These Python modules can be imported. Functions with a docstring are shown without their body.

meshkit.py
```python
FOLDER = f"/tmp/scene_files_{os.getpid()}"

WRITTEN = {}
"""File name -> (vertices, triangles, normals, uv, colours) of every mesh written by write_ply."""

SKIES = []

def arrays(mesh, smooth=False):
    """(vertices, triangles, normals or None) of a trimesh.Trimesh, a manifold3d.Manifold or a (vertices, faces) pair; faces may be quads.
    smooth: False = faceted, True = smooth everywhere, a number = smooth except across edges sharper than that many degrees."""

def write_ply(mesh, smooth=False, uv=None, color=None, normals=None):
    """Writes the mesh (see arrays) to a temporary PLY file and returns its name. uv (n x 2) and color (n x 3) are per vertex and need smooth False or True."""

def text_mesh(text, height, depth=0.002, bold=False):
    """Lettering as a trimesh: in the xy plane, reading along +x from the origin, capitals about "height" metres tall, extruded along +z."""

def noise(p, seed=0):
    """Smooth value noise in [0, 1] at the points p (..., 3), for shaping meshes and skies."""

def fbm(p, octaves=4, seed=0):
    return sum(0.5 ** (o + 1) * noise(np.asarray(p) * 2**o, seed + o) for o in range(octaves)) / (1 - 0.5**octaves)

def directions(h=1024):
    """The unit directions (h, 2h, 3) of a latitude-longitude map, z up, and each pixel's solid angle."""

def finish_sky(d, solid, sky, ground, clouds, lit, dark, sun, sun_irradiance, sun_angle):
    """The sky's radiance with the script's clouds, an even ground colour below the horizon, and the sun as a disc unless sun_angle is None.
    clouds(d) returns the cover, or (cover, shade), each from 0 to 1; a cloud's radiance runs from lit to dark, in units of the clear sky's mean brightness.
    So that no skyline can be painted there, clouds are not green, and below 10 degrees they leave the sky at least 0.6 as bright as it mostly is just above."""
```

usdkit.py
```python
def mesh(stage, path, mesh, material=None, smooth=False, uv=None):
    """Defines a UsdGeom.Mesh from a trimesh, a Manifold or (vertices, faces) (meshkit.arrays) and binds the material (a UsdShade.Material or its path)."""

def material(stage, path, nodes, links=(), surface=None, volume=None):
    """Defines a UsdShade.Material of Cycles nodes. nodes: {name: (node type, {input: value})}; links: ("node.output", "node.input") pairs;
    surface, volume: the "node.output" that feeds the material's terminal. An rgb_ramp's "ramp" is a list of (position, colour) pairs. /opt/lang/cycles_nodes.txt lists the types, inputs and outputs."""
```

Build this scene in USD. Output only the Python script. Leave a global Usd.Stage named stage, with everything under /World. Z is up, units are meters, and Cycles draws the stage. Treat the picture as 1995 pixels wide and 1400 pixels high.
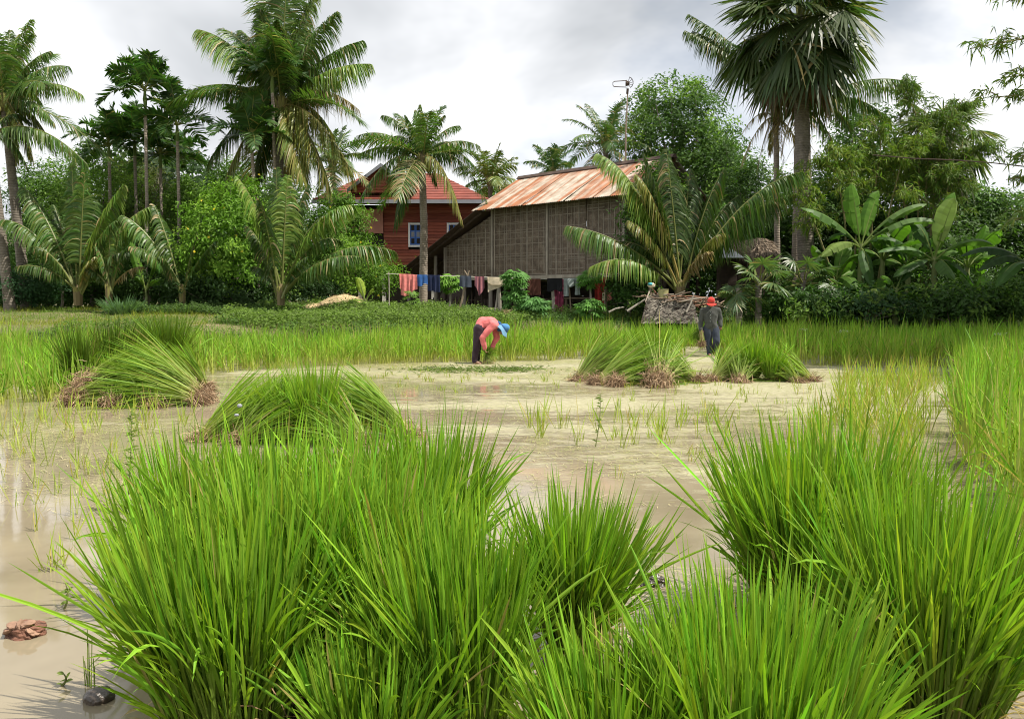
import math, numpy as np, trimesh, manifold3d, usdkit, meshkit
from pxr import Usd, UsdGeom, UsdLux, UsdShade, Sdf, Gf, Vt

stage = Usd.Stage.CreateInMemory()
UsdGeom.SetStageUpAxis(stage, UsdGeom.Tokens.z)
UsdGeom.SetStageMetersPerUnit(stage, 1.0)
UsdGeom.Xform.Define(stage, '/World')
UsdGeom.Scope.Define(stage, '/World/Looks')
rng = np.random.default_rng(11)

# ---------------------------------------------------------------- camera, sky, sun, exposure
F, PITCH, CAMZ = 1628.0, math.radians(4.15), 1.5
cam = UsdGeom.Camera.Define(stage, '/World/camera')
cam.CreateHorizontalApertureAttr(36.0)
cam.CreateVerticalApertureAttr(36.0 * 718 / 1024)
cam.CreateFocalLengthAttr(36.0 * F / 1995)
cam.CreateClippingRangeAttr((0.05, 5000.0))
cam.CreateExposureAttr(0.7)
cam.AddTranslateOp().Set((0, 0, CAMZ))
cam.AddRotateXOp().Set(90 - math.degrees(PITCH))

SUN_AZ, SUN_EL = math.radians(110), math.radians(60)          # azimuth clockwise from +y
SUN = np.array([math.sin(SUN_AZ) * math.cos(SUN_EL), math.cos(SUN_AZ) * math.cos(SUN_EL), math.sin(SUN_EL)])
sun = UsdLux.DistantLight.Define(stage, '/World/sun')
sun.CreateIntensityAttr(1.25)
sun.CreateAngleAttr(0.5)
sun.CreateNormalizeAttr(True)
sun.CreateColorAttr(Gf.Vec3f(1.0, 0.94, 0.84))
sun.AddRotateZOp().Set(-math.degrees(SUN_AZ))
sun.AddRotateXOp().Set(-(90 - math.degrees(SUN_EL)))

dome = UsdLux.DomeLight.Define(stage, '/World/sky')
SKY_NODES = {
    'sky': ('sky_texture', {'sky_type': 'single_scattering', 'sun_disc': False, 'sun_elevation': SUN_EL, 'sun_rotation': SUN_AZ, 'aerosol_density': 2.0, 'air_density': 1.0}),
    'tc': ('texture_coordinate', {}),
    'map': ('mapping', {'scale': (1.0, 1.0, 2.0), 'location': (0.55, 0.35, 0.4)}),
    'n1': ('noise_texture', {'scale': 1.7, 'detail': 7.0, 'roughness': 0.52, 'distortion': 0.3}),
    'r1': ('rgb_ramp', {'ramp': [(0.26, (0, 0, 0)), (0.46, (1, 1, 1))]}),
    'n2': ('noise_texture', {'scale': 2.3, 'detail': 5.0, 'roughness': 0.5, 'distortion': 0.4, 'w': 3.0, 'dimensions': '4D'}),
    'r2': ('rgb_ramp', {'ramp': [(0.33, (5.7, 5.95, 6.25)), (0.45, (8.1, 8.3, 8.6)), (0.56, (11.2, 11.3, 11.5))]}),
    'mix': ('mix', {}),
    'bg': ('background_shader', {'strength': 0.067}),
}
sky_mat = usdkit.material(stage, '/World/Looks/sky', SKY_NODES,
    [('tc.generated', 'map.vector'), ('map.vector', 'n1.vector'), ('map.vector', 'n2.vector'), ('n1.fac', 'r1.fac'), ('n2.fac', 'r2.fac'),
     ('r1.color', 'mix.fac'), ('sky.color', 'mix.color1'), ('r2.color', 'mix.color2'), ('mix.color', 'bg.color')], surface='bg.background')
UsdShade.MaterialBindingAPI.Apply(dome.GetPrim()).Bind(sky_mat)
dome.GetPrim().SetCustomDataByKey('kind', 'structure')
dome.GetPrim().SetCustomDataByKey('label', 'pale cloudy sky with grey and white clouds')

# ---------------------------------------------------------------- helpers
FWD = np.array([0, math.cos(PITCH), -math.sin(PITCH)]); UPV = np.array([0, math.sin(PITCH), math.cos(PITCH)])
def at(px, py, Y):
    """World point seen at photo pixel (px, py) at world depth Y."""
    d = FWD + (px - 997.5) / F * np.array([1.0, 0, 0]) + (700 - py) / F * UPV
    return np.array([0, 0, CAMZ]) + d * (Y / d[1])
def gr(px, py, z=0.0):
    d = FWD + (px - 997.5) / F * np.array([1.0, 0, 0]) + (700 - py) / F * UPV
    return np.array([0, 0, CAMZ]) + d * ((z - CAMZ) / d[2])
def unit(a):
    a = np.asarray(a, float)
    return a / np.maximum(np.linalg.norm(a, axis=-1, keepdims=True), 1e-9)
def sstep(x, a, b):
    t = np.clip((x - a) / (b - a), 0, 1); return t * t * (3 - 2 * t)

_count = {}
def fresh(parent, name):
    key = f'{parent}/{name}'
    k = _count.get(key, 0); _count[key] = k + 1
    return key if k == 0 else f'{key}_{k:03d}'
def tag(p, label=None, cat=None, group=None, kind=None):
    p = p.GetPrim() if hasattr(p, 'GetPrim') else p
    for k, v in (('label', label), ('category', cat), ('group', group), ('kind', kind)):
        if v: p.SetCustomDataByKey(k, v)
    return p
def thing(name, label, cat, loc=(0, 0, 0), group=None):
    x = UsdGeom.Xform.Define(stage, fresh('/World', name))
    x.AddTranslateOp().Set(Gf.Vec3d(*map(float, loc)))
    tag(x, label, cat, group)
    LOC[str(x.GetPath())] = np.asarray(loc, float)
    return str(x.GetPath())
LOC = {}
def origin(parent):
    while parent and parent not in LOC: parent = parent.rpartition('/')[0]
    return LOC.get(parent, np.zeros(3))
def obj(name, m, mat, parent='/World', smooth=False, label=None, cat=None, group=None, kind=None):
    """One Mesh prim. m = (vertices, faces[, colours]) in world coordinates or a trimesh / manifold."""
    path = fresh(parent, name)
    col = None
    if isinstance(m, tuple) and len(m) == 3: col = m[2]; m = m[:2]
    v, f, _ = meshkit.arrays(m)
    v = v - origin(parent)
    if col is not None:
        g = usdkit.mesh(stage, path, (v, f), MAT[mat], smooth=bool(smooth))
        UsdGeom.PrimvarsAPI(g).CreatePrimvar('albedo', Sdf.ValueTypeNames.Color3fArray, 'vertex').Set(Vt.Vec3fArray.FromNumpy(np.clip(col, 0.002, 0.9).astype(np.float32)))
    else:
        g = usdkit.mesh(stage, path, trimesh.Trimesh(v, f, process=False), MAT[mat], smooth=smooth)
    tag(g, label, cat, group, kind)
    return path
def join(parts):
    vs, fs, cs, n = [], [], [], 0
    for p in parts:
        if p is None: continue
        v, f = p[0], p[1]
        if hasattr(p, 'vertices'): v, f = p.vertices, p.faces
        vs.append(v); fs.append(np.asarray(f) + n); n += len(v)
        if len(p) > 2 if isinstance(p, tuple) else False: cs.append(p[2])
    out = (np.vstack(vs), np.vstack(fs))
    return out + (np.vstack(cs),) if cs else out

GRASS = ([0, .25, .6, .85, 1], [.45, .9, 1, .6, 0])
LEAFLET = ([0, .15, .5, .8, 1], [.5, 1, .9, .55, 0])
def ribbons(P, D, L, W, droop=0.2, nseg=4, fold=0.0, prof=GRASS, R=None, G=None, cb=(.3, .35, .1), ct=(.1, .2, .03), tint=None, gam=1.0, r=rng):
    """N tapering blades; returns (V, F, C)."""
    P = np.atleast_2d(P).astype(float); N = len(P)
    D = unit(np.broadcast_to(D, (N, 3))); L, W, droop = (np.broadcast_to(x, (N,)).astype(float) for x in (L, W, droop))
    t = np.linspace(0, 1, nseg + 1)
    G = np.broadcast_to(np.array([0, 0, -1.0]) if G is None else G, (N, 3))
    Lc = L / np.sqrt(1 + droop ** 2 * 0.9)
    C = P[:, None] + D[:, None] * (Lc[:, None] * t)[..., None] + G[:, None] * (Lc * droop)[:, None, None] * (t ** 2)[None, :, None]
    T = unit(D[:, None] + G[:, None] * (2 * droop)[:, None, None] * t[None, :, None])
    if R is None: R = unit(r.normal(size=(N, 3)))
    S = unit(np.cross(T, np.broadcast_to(R, (N, 3))[:, None]))
    w = (W / 2)[:, None] * np.interp(t, *prof)[None]
    A, B = C - S * w[..., None], C + S * w[..., None]
    if fold:
        M = C + np.cross(S, T) * (w * fold)[..., None]
        ring = np.stack([A, M, B], 2)[:, :-1].reshape(N, -1, 3); k = 3
    else:
        ring = np.stack([A, B], 2)[:, :-1].reshape(N, -1, 3); k = 2
    V = np.concatenate([ring, C[:, -1:]], 1); nv = k * nseg + 1
    f = []
    for i in range(nseg - 1):
        for j in range(k - 1):
            a, b, c, d = i * k + j, i * k + j + 1, (i + 1) * k + j + 1, (i + 1) * k + j
            f += [(a, b, c), (a, c, d)]
    for j in range(k - 1): f.append(((nseg - 1) * k + j, (nseg - 1) * k + j + 1, nv - 1))
    Fc = (np.array(f)[None] + (np.arange(N) * nv)[:, None, None]).reshape(-1, 3)
    tt = np.concatenate([np.repeat(t[:-1], k), [1.0]]) ** gam
    cb, ct = np.broadcast_to(cb, (N, 3)), np.broadcast_to(ct, (N, 3))
    col = cb[:, None] * (1 - tt)[None, :, None] + ct[:, None] * tt[None, :, None]
    if tint is not None: col = col * np.broadcast_to(tint, (N, 3) if np.ndim(tint) > 1 else (3, N)[::-1])[:, None] if np.ndim(tint) > 1 else col * np.asarray(tint)[:, None, None]
    return V.reshape(-1, 3), Fc, col.reshape(-1, 3)
def tube(pts, rad, sides=6, col=None, cap=True):
    p = np.asarray(pts, float); n = len(p); rad = np.broadcast_to(rad, (n,))
    T = unit(np.gradient(p, axis=0))
    ref = np.array([0, 0, 1.0]) if abs(T[:, 2]).mean() < 0.8 else np.array([1.0, 0, 0])
    a = unit(np.cross(T, ref)); b = np.cross(T, a)
    ang = np.arange(sides) * 2 * np.pi / sides
    v = p[:, None] + rad[:, None, None] * (np.cos(ang)[None, :, None] * a[:, None] + np.sin(ang)[None, :, None] * b[:, None])
    i, j = np.meshgrid(np.arange(n - 1), np.arange(sides), indexing='ij')
    q = np.stack([i * sides + j, i * sides + (j + 1) % sides, (i + 1) * sides + (j + 1) % sides, (i + 1) * sides + j], -1).reshape(-1, 4)
    f = np.vstack([q[:, [0, 1, 2]], q[:, [0, 2, 3]]]); v = v.reshape(-1, 3)
    if cap:
        m = len(v); v = np.vstack([v, p[:1], p[-1:]])
        k = np.arange(sides)
        f = np.vstack([f, np.stack([np.full(sides, m), (k + 1) % sides, k], 1), np.stack([np.full(sides, m + 1), (n - 1) * sides + k, (n - 1) * sides + (k + 1) % sides], 1)])
    if col is None: return v, f
    return v, f, np.broadcast_to(col, v.shape).copy()
def box(lo, hi):
    lo, hi = np.minimum(lo, hi), np.maximum(lo, hi)
    b = trimesh.creation.box(np.asarray(hi, float) - lo); b.apply_translation((np.asarray(lo) + hi) / 2.0)
    return np.array(b.vertices), np.array(b.faces)
def hexa(c):
    """A solid of eight corners: four of one face, then the opposite four."""
    return np.asarray(c, float), np.array([(0, 2, 1), (0, 3, 2), (4, 5, 6), (4, 6, 7), (0, 1, 5), (0, 5, 4), (1, 2, 6), (1, 6, 5), (2, 3, 7), (2, 7, 6), (3, 0, 4), (3, 4, 7)])
def bez(a, b, c, n):
    t = np.linspace(0, 1, n)[:, None]; return a * (1 - t) ** 2 + 2 * b * t * (1 - t) + c * t ** 2
def poly_contains(poly, x, y):
    poly = np.asarray(poly); inside = np.zeros(len(x), bool); j = len(poly) - 1
    for i in range(len(poly)):
        xi, yi, xj, yj = *poly[i], *poly[j]
        inside ^= ((yi > y) != (yj > y)) & (x < (xj - xi) * (y - yi) / (yj - yi + 1e-12) + xi); j = i
    return inside
def scatter(poly, n, r=rng):
    poly = np.asarray(poly, float); lo, hi = poly.min(0), poly.max(0); out = np.zeros((0, 2))
    while len(out) < n:
        q = lo + r.random((n * 2, 2)) * (hi - lo); out = np.vstack([out, q[poly_contains(poly, q[:, 0], q[:, 1])]])
    return out[:n]

# ---------------------------------------------------------------- materials
MAT = {}
def M(name, nodes, links=(), surface='p.BSDF', **k):
    MAT[name] = usdkit.material(stage, f'/World/Looks/{name}', nodes, links, surface=surface, **k)
def plain(name, color, rough=0.7, var=0.25, scale=6.0, bump=0.0, bscale=40.0, stretch=(1, 1, 1), spec=0.3, metallic=0.0):
    c = np.asarray(color, float)
    nodes = {'g': ('texture_coordinate', {}), 'm': ('mapping', {'scale': stretch}), 'n': ('noise_texture', {'scale': scale, 'detail': 5.0, 'roughness': 0.6}),
             'r': ('rgb_ramp', {'ramp': [(0.25, c * (1 - var)), (0.75, np.minimum(c * (1 + var), 0.95))]}),
             'p': ('principled_bsdf', {'roughness': rough, 'specular_ior_level': spec, 'metallic': metallic})}
    links = [('g.object', 'm.vector'), ('m.vector', 'n.vector'), ('n.fac', 'r.fac'), ('r.color', 'p.base_color')]
    if bump:
        nodes['nb'] = ('noise_texture', {'scale': bscale, 'detail': 4.0}); nodes['b'] = ('bump', {'strength': bump, 'distance': 0.02})
        links += [('m.vector', 'nb.vector'), ('nb.fac', 'b.height'), ('b.normal', 'p.normal')]
    M(name, nodes, links)
def leafy(name, trans=0.35, rough=0.45, spec=0.4, tcol=(1.25, 1.5, 0.6)):
    M(name, {'a': ('attribute', {'attribute': 'albedo'}), 'p': ('principled_bsdf', {'roughness': rough, 'specular_ior_level': spec}),
             'tm': ('mix', {'mix_type': 'multiply', 'fac': 1.0, 'color2': tcol}), 't': ('translucent_bsdf', {}), 'x': ('mix_closure', {'fac': trans})},
      [('a.color', 'p.base_color'), ('a.color', 'tm.color1'), ('tm.color', 't.color'), ('p.BSDF', 'x.closure1'), ('t.BSDF', 'x.closure2')], surface='x.closure')
leafy('rice_leaf', 0.34, 0.5, 0.16, (1.25, 1.35, .45))
leafy('palm_leaf', 0.32, 0.42, 0.4)
leafy('tree_leaf', 0.34, 0.55, 0.2)
leafy('banana_leaf', 0.45, 0.5, 0.25)
M('coloured', {'a': ('attribute', {'attribute': 'albedo'}), 'p': ('principled_bsdf', {'roughness': 0.85, 'specular_ior_level': 0.2})}, [('a.color', 'p.base_color')])
plain('bark', (.20, .17, .135), 0.9, .45, 3.0, .6, 14, (1, 1, 4))
for nm, a_, b_ in (('palm_bark', (.10, .085, .068), (.23, .20, .165)), ('pale_palm_bark', (.17, .14, .11), (.34, .29, .235))):
    M(nm, {'g': ('texture_coordinate', {}), 'n': ('noise_texture', {'scale': 3.5, 'detail': 7.0, 'roughness': .7}), 'r': ('rgb_ramp', {'ramp': [(.3, a_), (.7, b_)]}), 'w': ('wave_texture', {'scale': 3.3, 'bands_direction': 'z', 'distortion': 2.5, 'detail': 3.0, 'detail_scale': 2.0}),
        'wr': ('rgb_ramp', {'ramp': [(.0, (.5, .5, .5)), (.35, (1, 1, 1))]}), 'mx': ('mix', {'mix_type': 'multiply', 'fac': .4}), 'b': ('bump', {'strength': .35, 'distance': .03}), 'p': ('principled_bsdf', {'roughness': .9, 'specular_ior_level': .2})},
      [('g.object', 'n.vector'), ('g.object', 'w.vector'), ('n.fac', 'r.fac'), ('w.fac', 'wr.fac'), ('r.color', 'mx.color1'), ('wr.color', 'mx.color2'), ('mx.color', 'p.base_color'), ('w.fac', 'b.height'), ('b.normal', 'p.normal')])
plain('pale_bark', (.36, .32, .26), 0.9, .35, 3.0, .6, 14, (1, 1, 5))
plain('wood', (.22, .17, .12), 0.85, .35, 5.0, .4, 30, (1, 1, .3))
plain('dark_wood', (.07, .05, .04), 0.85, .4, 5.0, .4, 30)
plain('grey_wood', (.27, .24, .20), 0.9, .35, 5.0, .4, 30, (1, 1, .3))
plain('concrete', (.5, .48, .44), 0.9, .2, 4.0, .3, 30)
plain('white_paint', (.78, .78, .78), 0.6, .06, 3.0)
# ---------------------------------------------------------------- ground and water
def xr(y):      # right edge of the open water
    return np.interp(y, [0, 3.5, 8.2, 13, 17.7, 30], [1.75, 2.1, 4.0, 6.9, 10.2, 16])
def bank_y(x):  # foot of the far bank
    return np.interp(x, [-30, -12, -5, 0, 5, 30], [19.8, 20.4, 22.8, 25.2, 27.0, 27.2]) + 0.4 * np.sin(x * 0.31) + 0.35 * np.sin(x * 0.83 + 1)
def height(x, y):
    x, y = np.asarray(x, float), np.asarray(y, float)
    p = np.stack([x * 0.9, y * 0.9, 0 * x], -1)
    n = meshkit.fbm(p, 3, 5) - 0.5
    h = -0.10 + 0.0 * x
    h = h + sstep(y, bank_y(x), bank_y(x) + 3.0) * 0.86 + sstep(y, bank_y(x) + 3, bank_y(x) + 11) * 0.32
    right = sstep(x, xr(y) - 0.15, xr(y) + 0.5) * (1 - sstep(y, 16, 19))
    h = h + right * 0.16
    h = h + (1 - sstep(y, 1.7, 2.5)) * 0.18
    return h + n * (0.05 + 0.16 * sstep(y, 27, 31))
gx = np.concatenate([np.linspace(-900, -70, 14), np.linspace(-60, -20, 27), np.arange(-19, 19.01, 0.3), np.linspace(20, 60, 27), np.linspace(70, 900, 14)])
gy = np.concatenate([np.linspace(-300, -10, 8), np.arange(-5, 46, 0.3), np.linspace(47, 120, 40), np.linspace(140, 2500, 20)])
X, Y = np.meshgrid(gx, gy)
Z = height(X, Y)
idx = np.arange(X.size).reshape(X.shape)
quad = np.stack([idx[:-1, :-1], idx[:-1, 1:], idx[1:, 1:], idx[1:, :-1]], -1).reshape(-1, 4)
M('soil', {'g': ('geometry', {}), 'n': ('noise_texture', {'scale': 0.9, 'detail': 8.0, 'roughness': 0.65}), 'n2': ('noise_texture', {'scale': 9.0, 'detail': 6.0, 'roughness': 0.7}),
           'r': ('rgb_ramp', {'ramp': [(0.3, (.085, .10, .03)), (0.5, (.13, .125, .055)), (0.7, (.22, .17, .10))]}),
           'mx': ('mix', {'mix_type': 'overlay', 'fac': 0.6}), 'b': ('bump', {'strength': 0.7, 'distance': 0.05}), 'p': ('principled_bsdf', {'roughness': 0.9, 'specular_ior_level': 0.2})},
  [('g.position', 'n.vector'), ('g.position', 'n2.vector'), ('n.fac', 'r.fac'), ('r.color', 'mx.color1'), ('n2.fac', 'mx.color2'), ('mx.color', 'p.base_color'), ('n2.fac', 'b.height'), ('b.normal', 'p.normal')])
obj('ground', (np.stack([X, Y, Z], -1).reshape(-1, 3), quad), 'soil', smooth=True, kind='structure', label='raised earth bank and low muddy field bed')

wx = np.linspace(-45, 40, 18); wy = np.linspace(-6, 31, 12)
WX, WY = np.meshgrid(wx, wy); wi = np.arange(WX.size).reshape(WX.shape)
wq = np.stack([wi[:-1, :-1], wi[:-1, 1:], wi[1:, 1:], wi[1:, :-1]], -1).reshape(-1, 4)
M('muddy_water', {'g': ('geometry', {}),
    'mp': ('mapping', {'scale': (0.42, 1.15, 1.0)}),
    'n0': ('noise_texture', {'scale': 0.35, 'detail': 4.0, 'roughness': 0.55}),            # clear muddy patches against floating scum
    'y': ('separate_xyz', {}), 'yr': ('map_range', {'from_min': 5.5, 'from_max': 12.0, 'to_min': -0.11, 'to_max': 0.07, 'clamp': True}),
    'xr': ('map_range', {'from_min': -3.5, 'from_max': 1.0, 'to_min': -0.10, 'to_max': 0.03, 'clamp': True}),
    'n1': ('noise_texture', {'scale': 5.0, 'detail': 9.0, 'roughness': 0.75, 'distortion': 0.6}),
    's0': ('math', {'math_type': 'multiply', 'value2': 0.75}), 's1': ('math', {'math_type': 'add'}), 's2': ('math', {'math_type': 'add'}), 's3': ('math', {'math_type': 'add'}),
    'k': ('rgb_ramp', {'ramp': [(0.86, (0, 0, 0)), (1.0, (1, 1, 1))]}),
    'nc': ('noise_texture', {'scale': 1.3, 'detail': 4.0}), 'mud': ('rgb_ramp', {'ramp': [(0.3, (.18, .15, .10)), (0.7, (.262, .222, .15))]}),
    'nf': ('noise_texture', {'scale': 26.0, 'detail': 5.0, 'roughness': 0.8}), 'scum': ('rgb_ramp', {'ramp': [(0.34, (.14, .135, .07)), (0.47, (.26, .245, .145)), (0.66, (.43, .40, .28))]}),
    'mx': ('mix', {}), 'rr': ('map_range', {'from_min': 0.0, 'from_max': 1.0, 'to_min': 0.06, 'to_max': 0.7}),
    'nw': ('noise_texture', {'scale': 2.2, 'detail': 2.0}), 'bw': ('bump', {'strength': 0.03, 'distance': 0.05}), 'bs': ('bump', {'strength': 0.22, 'distance': 0.012}), 'kk': ('math', {'math_type': 'multiply'}),
    'p': ('principled_bsdf', {'specular_ior_level': 0.5, 'ior': 1.33})},
  [('g.position', 'mp.vector'), ('mp.vector', 'n0.vector'), ('g.position', 'y.vector'), ('y.y', 'yr.value'), ('y.x', 'xr.value'), ('mp.vector', 'n1.vector'),
   ('n1.fac', 's0.value1'), ('s0.value', 's1.value1'), ('n0.fac', 's1.value2'), ('s1.value', 's2.value1'), ('yr.result', 's2.value2'), ('s2.value', 's3.value1'), ('xr.result', 's3.value2'), ('s3.value', 'k.fac'),
   ('g.position', 'nc.vector'), ('nc.fac', 'mud.fac'), ('mp.vector', 'nf.vector'), ('nf.fac', 'scum.fac'), ('k.color', 'mx.fac'), ('mud.color', 'mx.color1'), ('scum.color', 'mx.color2'), ('mx.color', 'p.base_color'),
   ('k.color', 'rr.value'), ('rr.result', 'p.roughness'), ('g.position', 'nw.vector'), ('nw.fac', 'bw.height'), ('nf.fac', 'kk.value1'), ('k.color', 'kk.value2'), ('kk.value', 'bs.height'), ('bw.normal', 'bs.normal'), ('bs.normal', 'p.normal')])
obj('paddy_water', (np.stack([WX, WY, 0 * WX], -1).reshape(-1, 3), wq), 'muddy_water', kind='structure', label='shallow brown muddy water of the flooded rice paddy with floating scum')

# ---------------------------------------------------------------- standing rice, shoots, floating straw
def rice_colors(n, r, dry=0.05, dark=1.0):
    ct = np.array([.160, .312, .024]) * np.exp(r.normal(0, .23, (n, 1))) * dark
    ct[:, 0] *= 1.08 + r.normal(0, .13, n)
    cb = np.array([.33, .36, .10]) * (1 + r.normal(0, .15, (n, 1))) * dark
    d = r.random(n) < dry
    ct[d] = np.array([.34, .29, .10]) * (1 + r.normal(0, .15, (d.sum(), 1)))
    return cb, ct
def rice_field(name, poly, n, h, w, label, r, lean=0.14, nseg=3, dry=0.06, hvar=0.16, base_dry=None, avoid=None, wild=0.0):
    hills = scatter(poly, n // 8, r)
    xy = np.repeat(hills, 8, 0) + r.normal(0, .045, (len(hills) * 8, 2)); N = len(xy)
    if avoid is not None:
        avoid_ = avoid; avoid = lambda q: avoid_(q) & (q[:, 1] < bank_y(q[:, 0]) + .25)
        keep = avoid(xy); xy = xy[keep]; N = len(xy)
    z = np.maximum(height(xy[:, 0], xy[:, 1]), -0.06)
    patch = meshkit.fbm(np.c_[xy * 0.45, np.zeros(N)], 3, 9)
    D = unit(np.c_[r.normal(0, lean, (N, 2)) + (patch[:, None] - .5) * 0.25, np.ones(N)])
    ht = np.repeat(np.clip(np.exp(r.normal(0, .13, len(hills))), .7, 1.3), 8) if avoid is None else np.repeat(np.clip(np.exp(r.normal(0, .13, len(hills))), .7, 1.3), 8)[keep]
    L = h * np.clip(1 + r.normal(0, hvar, N), .6, 1.3) * (0.78 + 0.42 * patch) * ht
    cb, ct = rice_colors(N, r, dry); cb = cb * np.array([1.25, 1.15, 1.1]); ct = ct * (ht ** -.9)[:, None] * np.array([.90, 1.03, 1.0])
    mixc = np.clip((patch - 0.42) * 3.0, 0, 1)[:, None]                      # yellower patches of the seedbed
    ct = ct * (1 - mixc) + ct * np.array([1.2, 1.0, 1.1]) * mixc
    V = ribbons(np.c_[xy, z], D, L, w * (1 + r.normal(0, .2, N)), r.gamma(1.4, .07, N), nseg, cb=cb, ct=ct, gam=0.75, r=r)
    # short side leaves growing out of the stems
    k = r.random(N) < 0.55; P2 = np.c_[xy, z][k] + D[k] * (L[k] * r.uniform(.2, .5, k.sum()))[:, None]
    D2 = unit(D[k] + np.c_[r.normal(0, .42 + wild, (k.sum(), 2)), np.zeros(k.sum())])
    V2 = ribbons(P2, D2, L[k] * .55, w, r.gamma(1.5, .14, k.sum()), nseg, cb=ct[k] * .95, ct=ct[k], r=r)
    obj(name, join([V, V2]), 'rice_leaf', kind='stuff', label=label)
r1 = np.random.default_rng(21)
gap = lambda q: ~((np.abs(q[:, 0] - (5.05 + (q[:, 1] - 21) * 0.10)) < 0.55) & (q[:, 1] < 25.5))
back_poly = [(-26, 10.4), (-7.4, 11.0), (-6.5, 12.2), (-6.35, 16.2), (-4.2, 18.6), (-1.2, 19.6), (1.6, 20.3), (3.0, 20.9), (4.6, 21.5), (5.2, 22.8), (5.7, 20.6), (6.2, 18.8), (8.0, 18.2), (10.0, 17.9), (14, 18.5), (26, 20), (30, 27.6), (-34, 27.6)]
rice_field('standing_rice', back_poly, 88000, 0.80, 0.019, 'dense bright green rice seedlings standing in front of the bank', r1, avoid=gap)
right_poly = [(2.3, 3.2), (4.45, 8.4), (6.95, 13.0), (9.5, 17.6), (13, 18.2), (10.5, 9), (6.5, 4), (3.6, 3.0)]
rice_field('field_edge_rice', right_poly, 11500, 0.80, 0.013, 'thin yellowish green rice standing along the right field edge', r1, nseg=4, dry=0.10, wild=.1)
# a looser fringe of shoots in the shallow water before the right edge and on the left
def shoots(name, polys, label, r):
    out = []
    for poly, n, h, w in polys:
        c = scatter(poly, n, r); xy = np.repeat(c, 7, 0) + r.normal(0, .025, (n * 7, 2)); N = len(xy)
        D = unit(np.c_[r.normal(0, .22, (N, 2)), np.ones(N)])
        cb, ct = rice_colors(N, r, .14); ct = ct * np.array([1.35, 1.1, 1.1])
        out.append(ribbons(np.c_[xy, np.full(N, -.02)], D, h * np.clip(1 + r.normal(0, .35, N), .25, 1.9), w, r.gamma(1.3, .13, N), 3, cb=cb, ct=ct, r=r))
    obj(name, join(out), 'rice_leaf', kind='stuff', label=label)
r2 = np.random.default_rng(22)
shoots('water_shoots', [([(-9, 7), (-3.6, 7.5), (-3.9, 11.4), (-11, 11)], 210, .26, .010), ([(-5.2, 4.6), (-2.2, 4.4), (-2.6, 7.4), (-6, 7.4)], 80, .24, .008),
    ([(0.2, 8.4), (2.2, 8.2), (2.6, 10.3), (0.1, 10.2)], 34, .34, .012), ([(0.5, 5.5), (4.2, 8), (7, 14), (2, 15)], 150, .14, .008),
    ([(2.2, 4.5), (3.9, 8.0), (5.4, 10.5), (3.6, 10), (2.2, 6.5)], 120, .42, .012), ([(3.6, 9.2), (6.4, 12.6), (8.4, 16.2), (6.0, 15), (4.4, 11.6)], 150, .44, .013),
    ([(-4, 12.5), (4, 14), (7, 17.3), (-3, 18.3)], 130, .12, .010)], 'thin green shoots scattered in the muddy water', r2)
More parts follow.
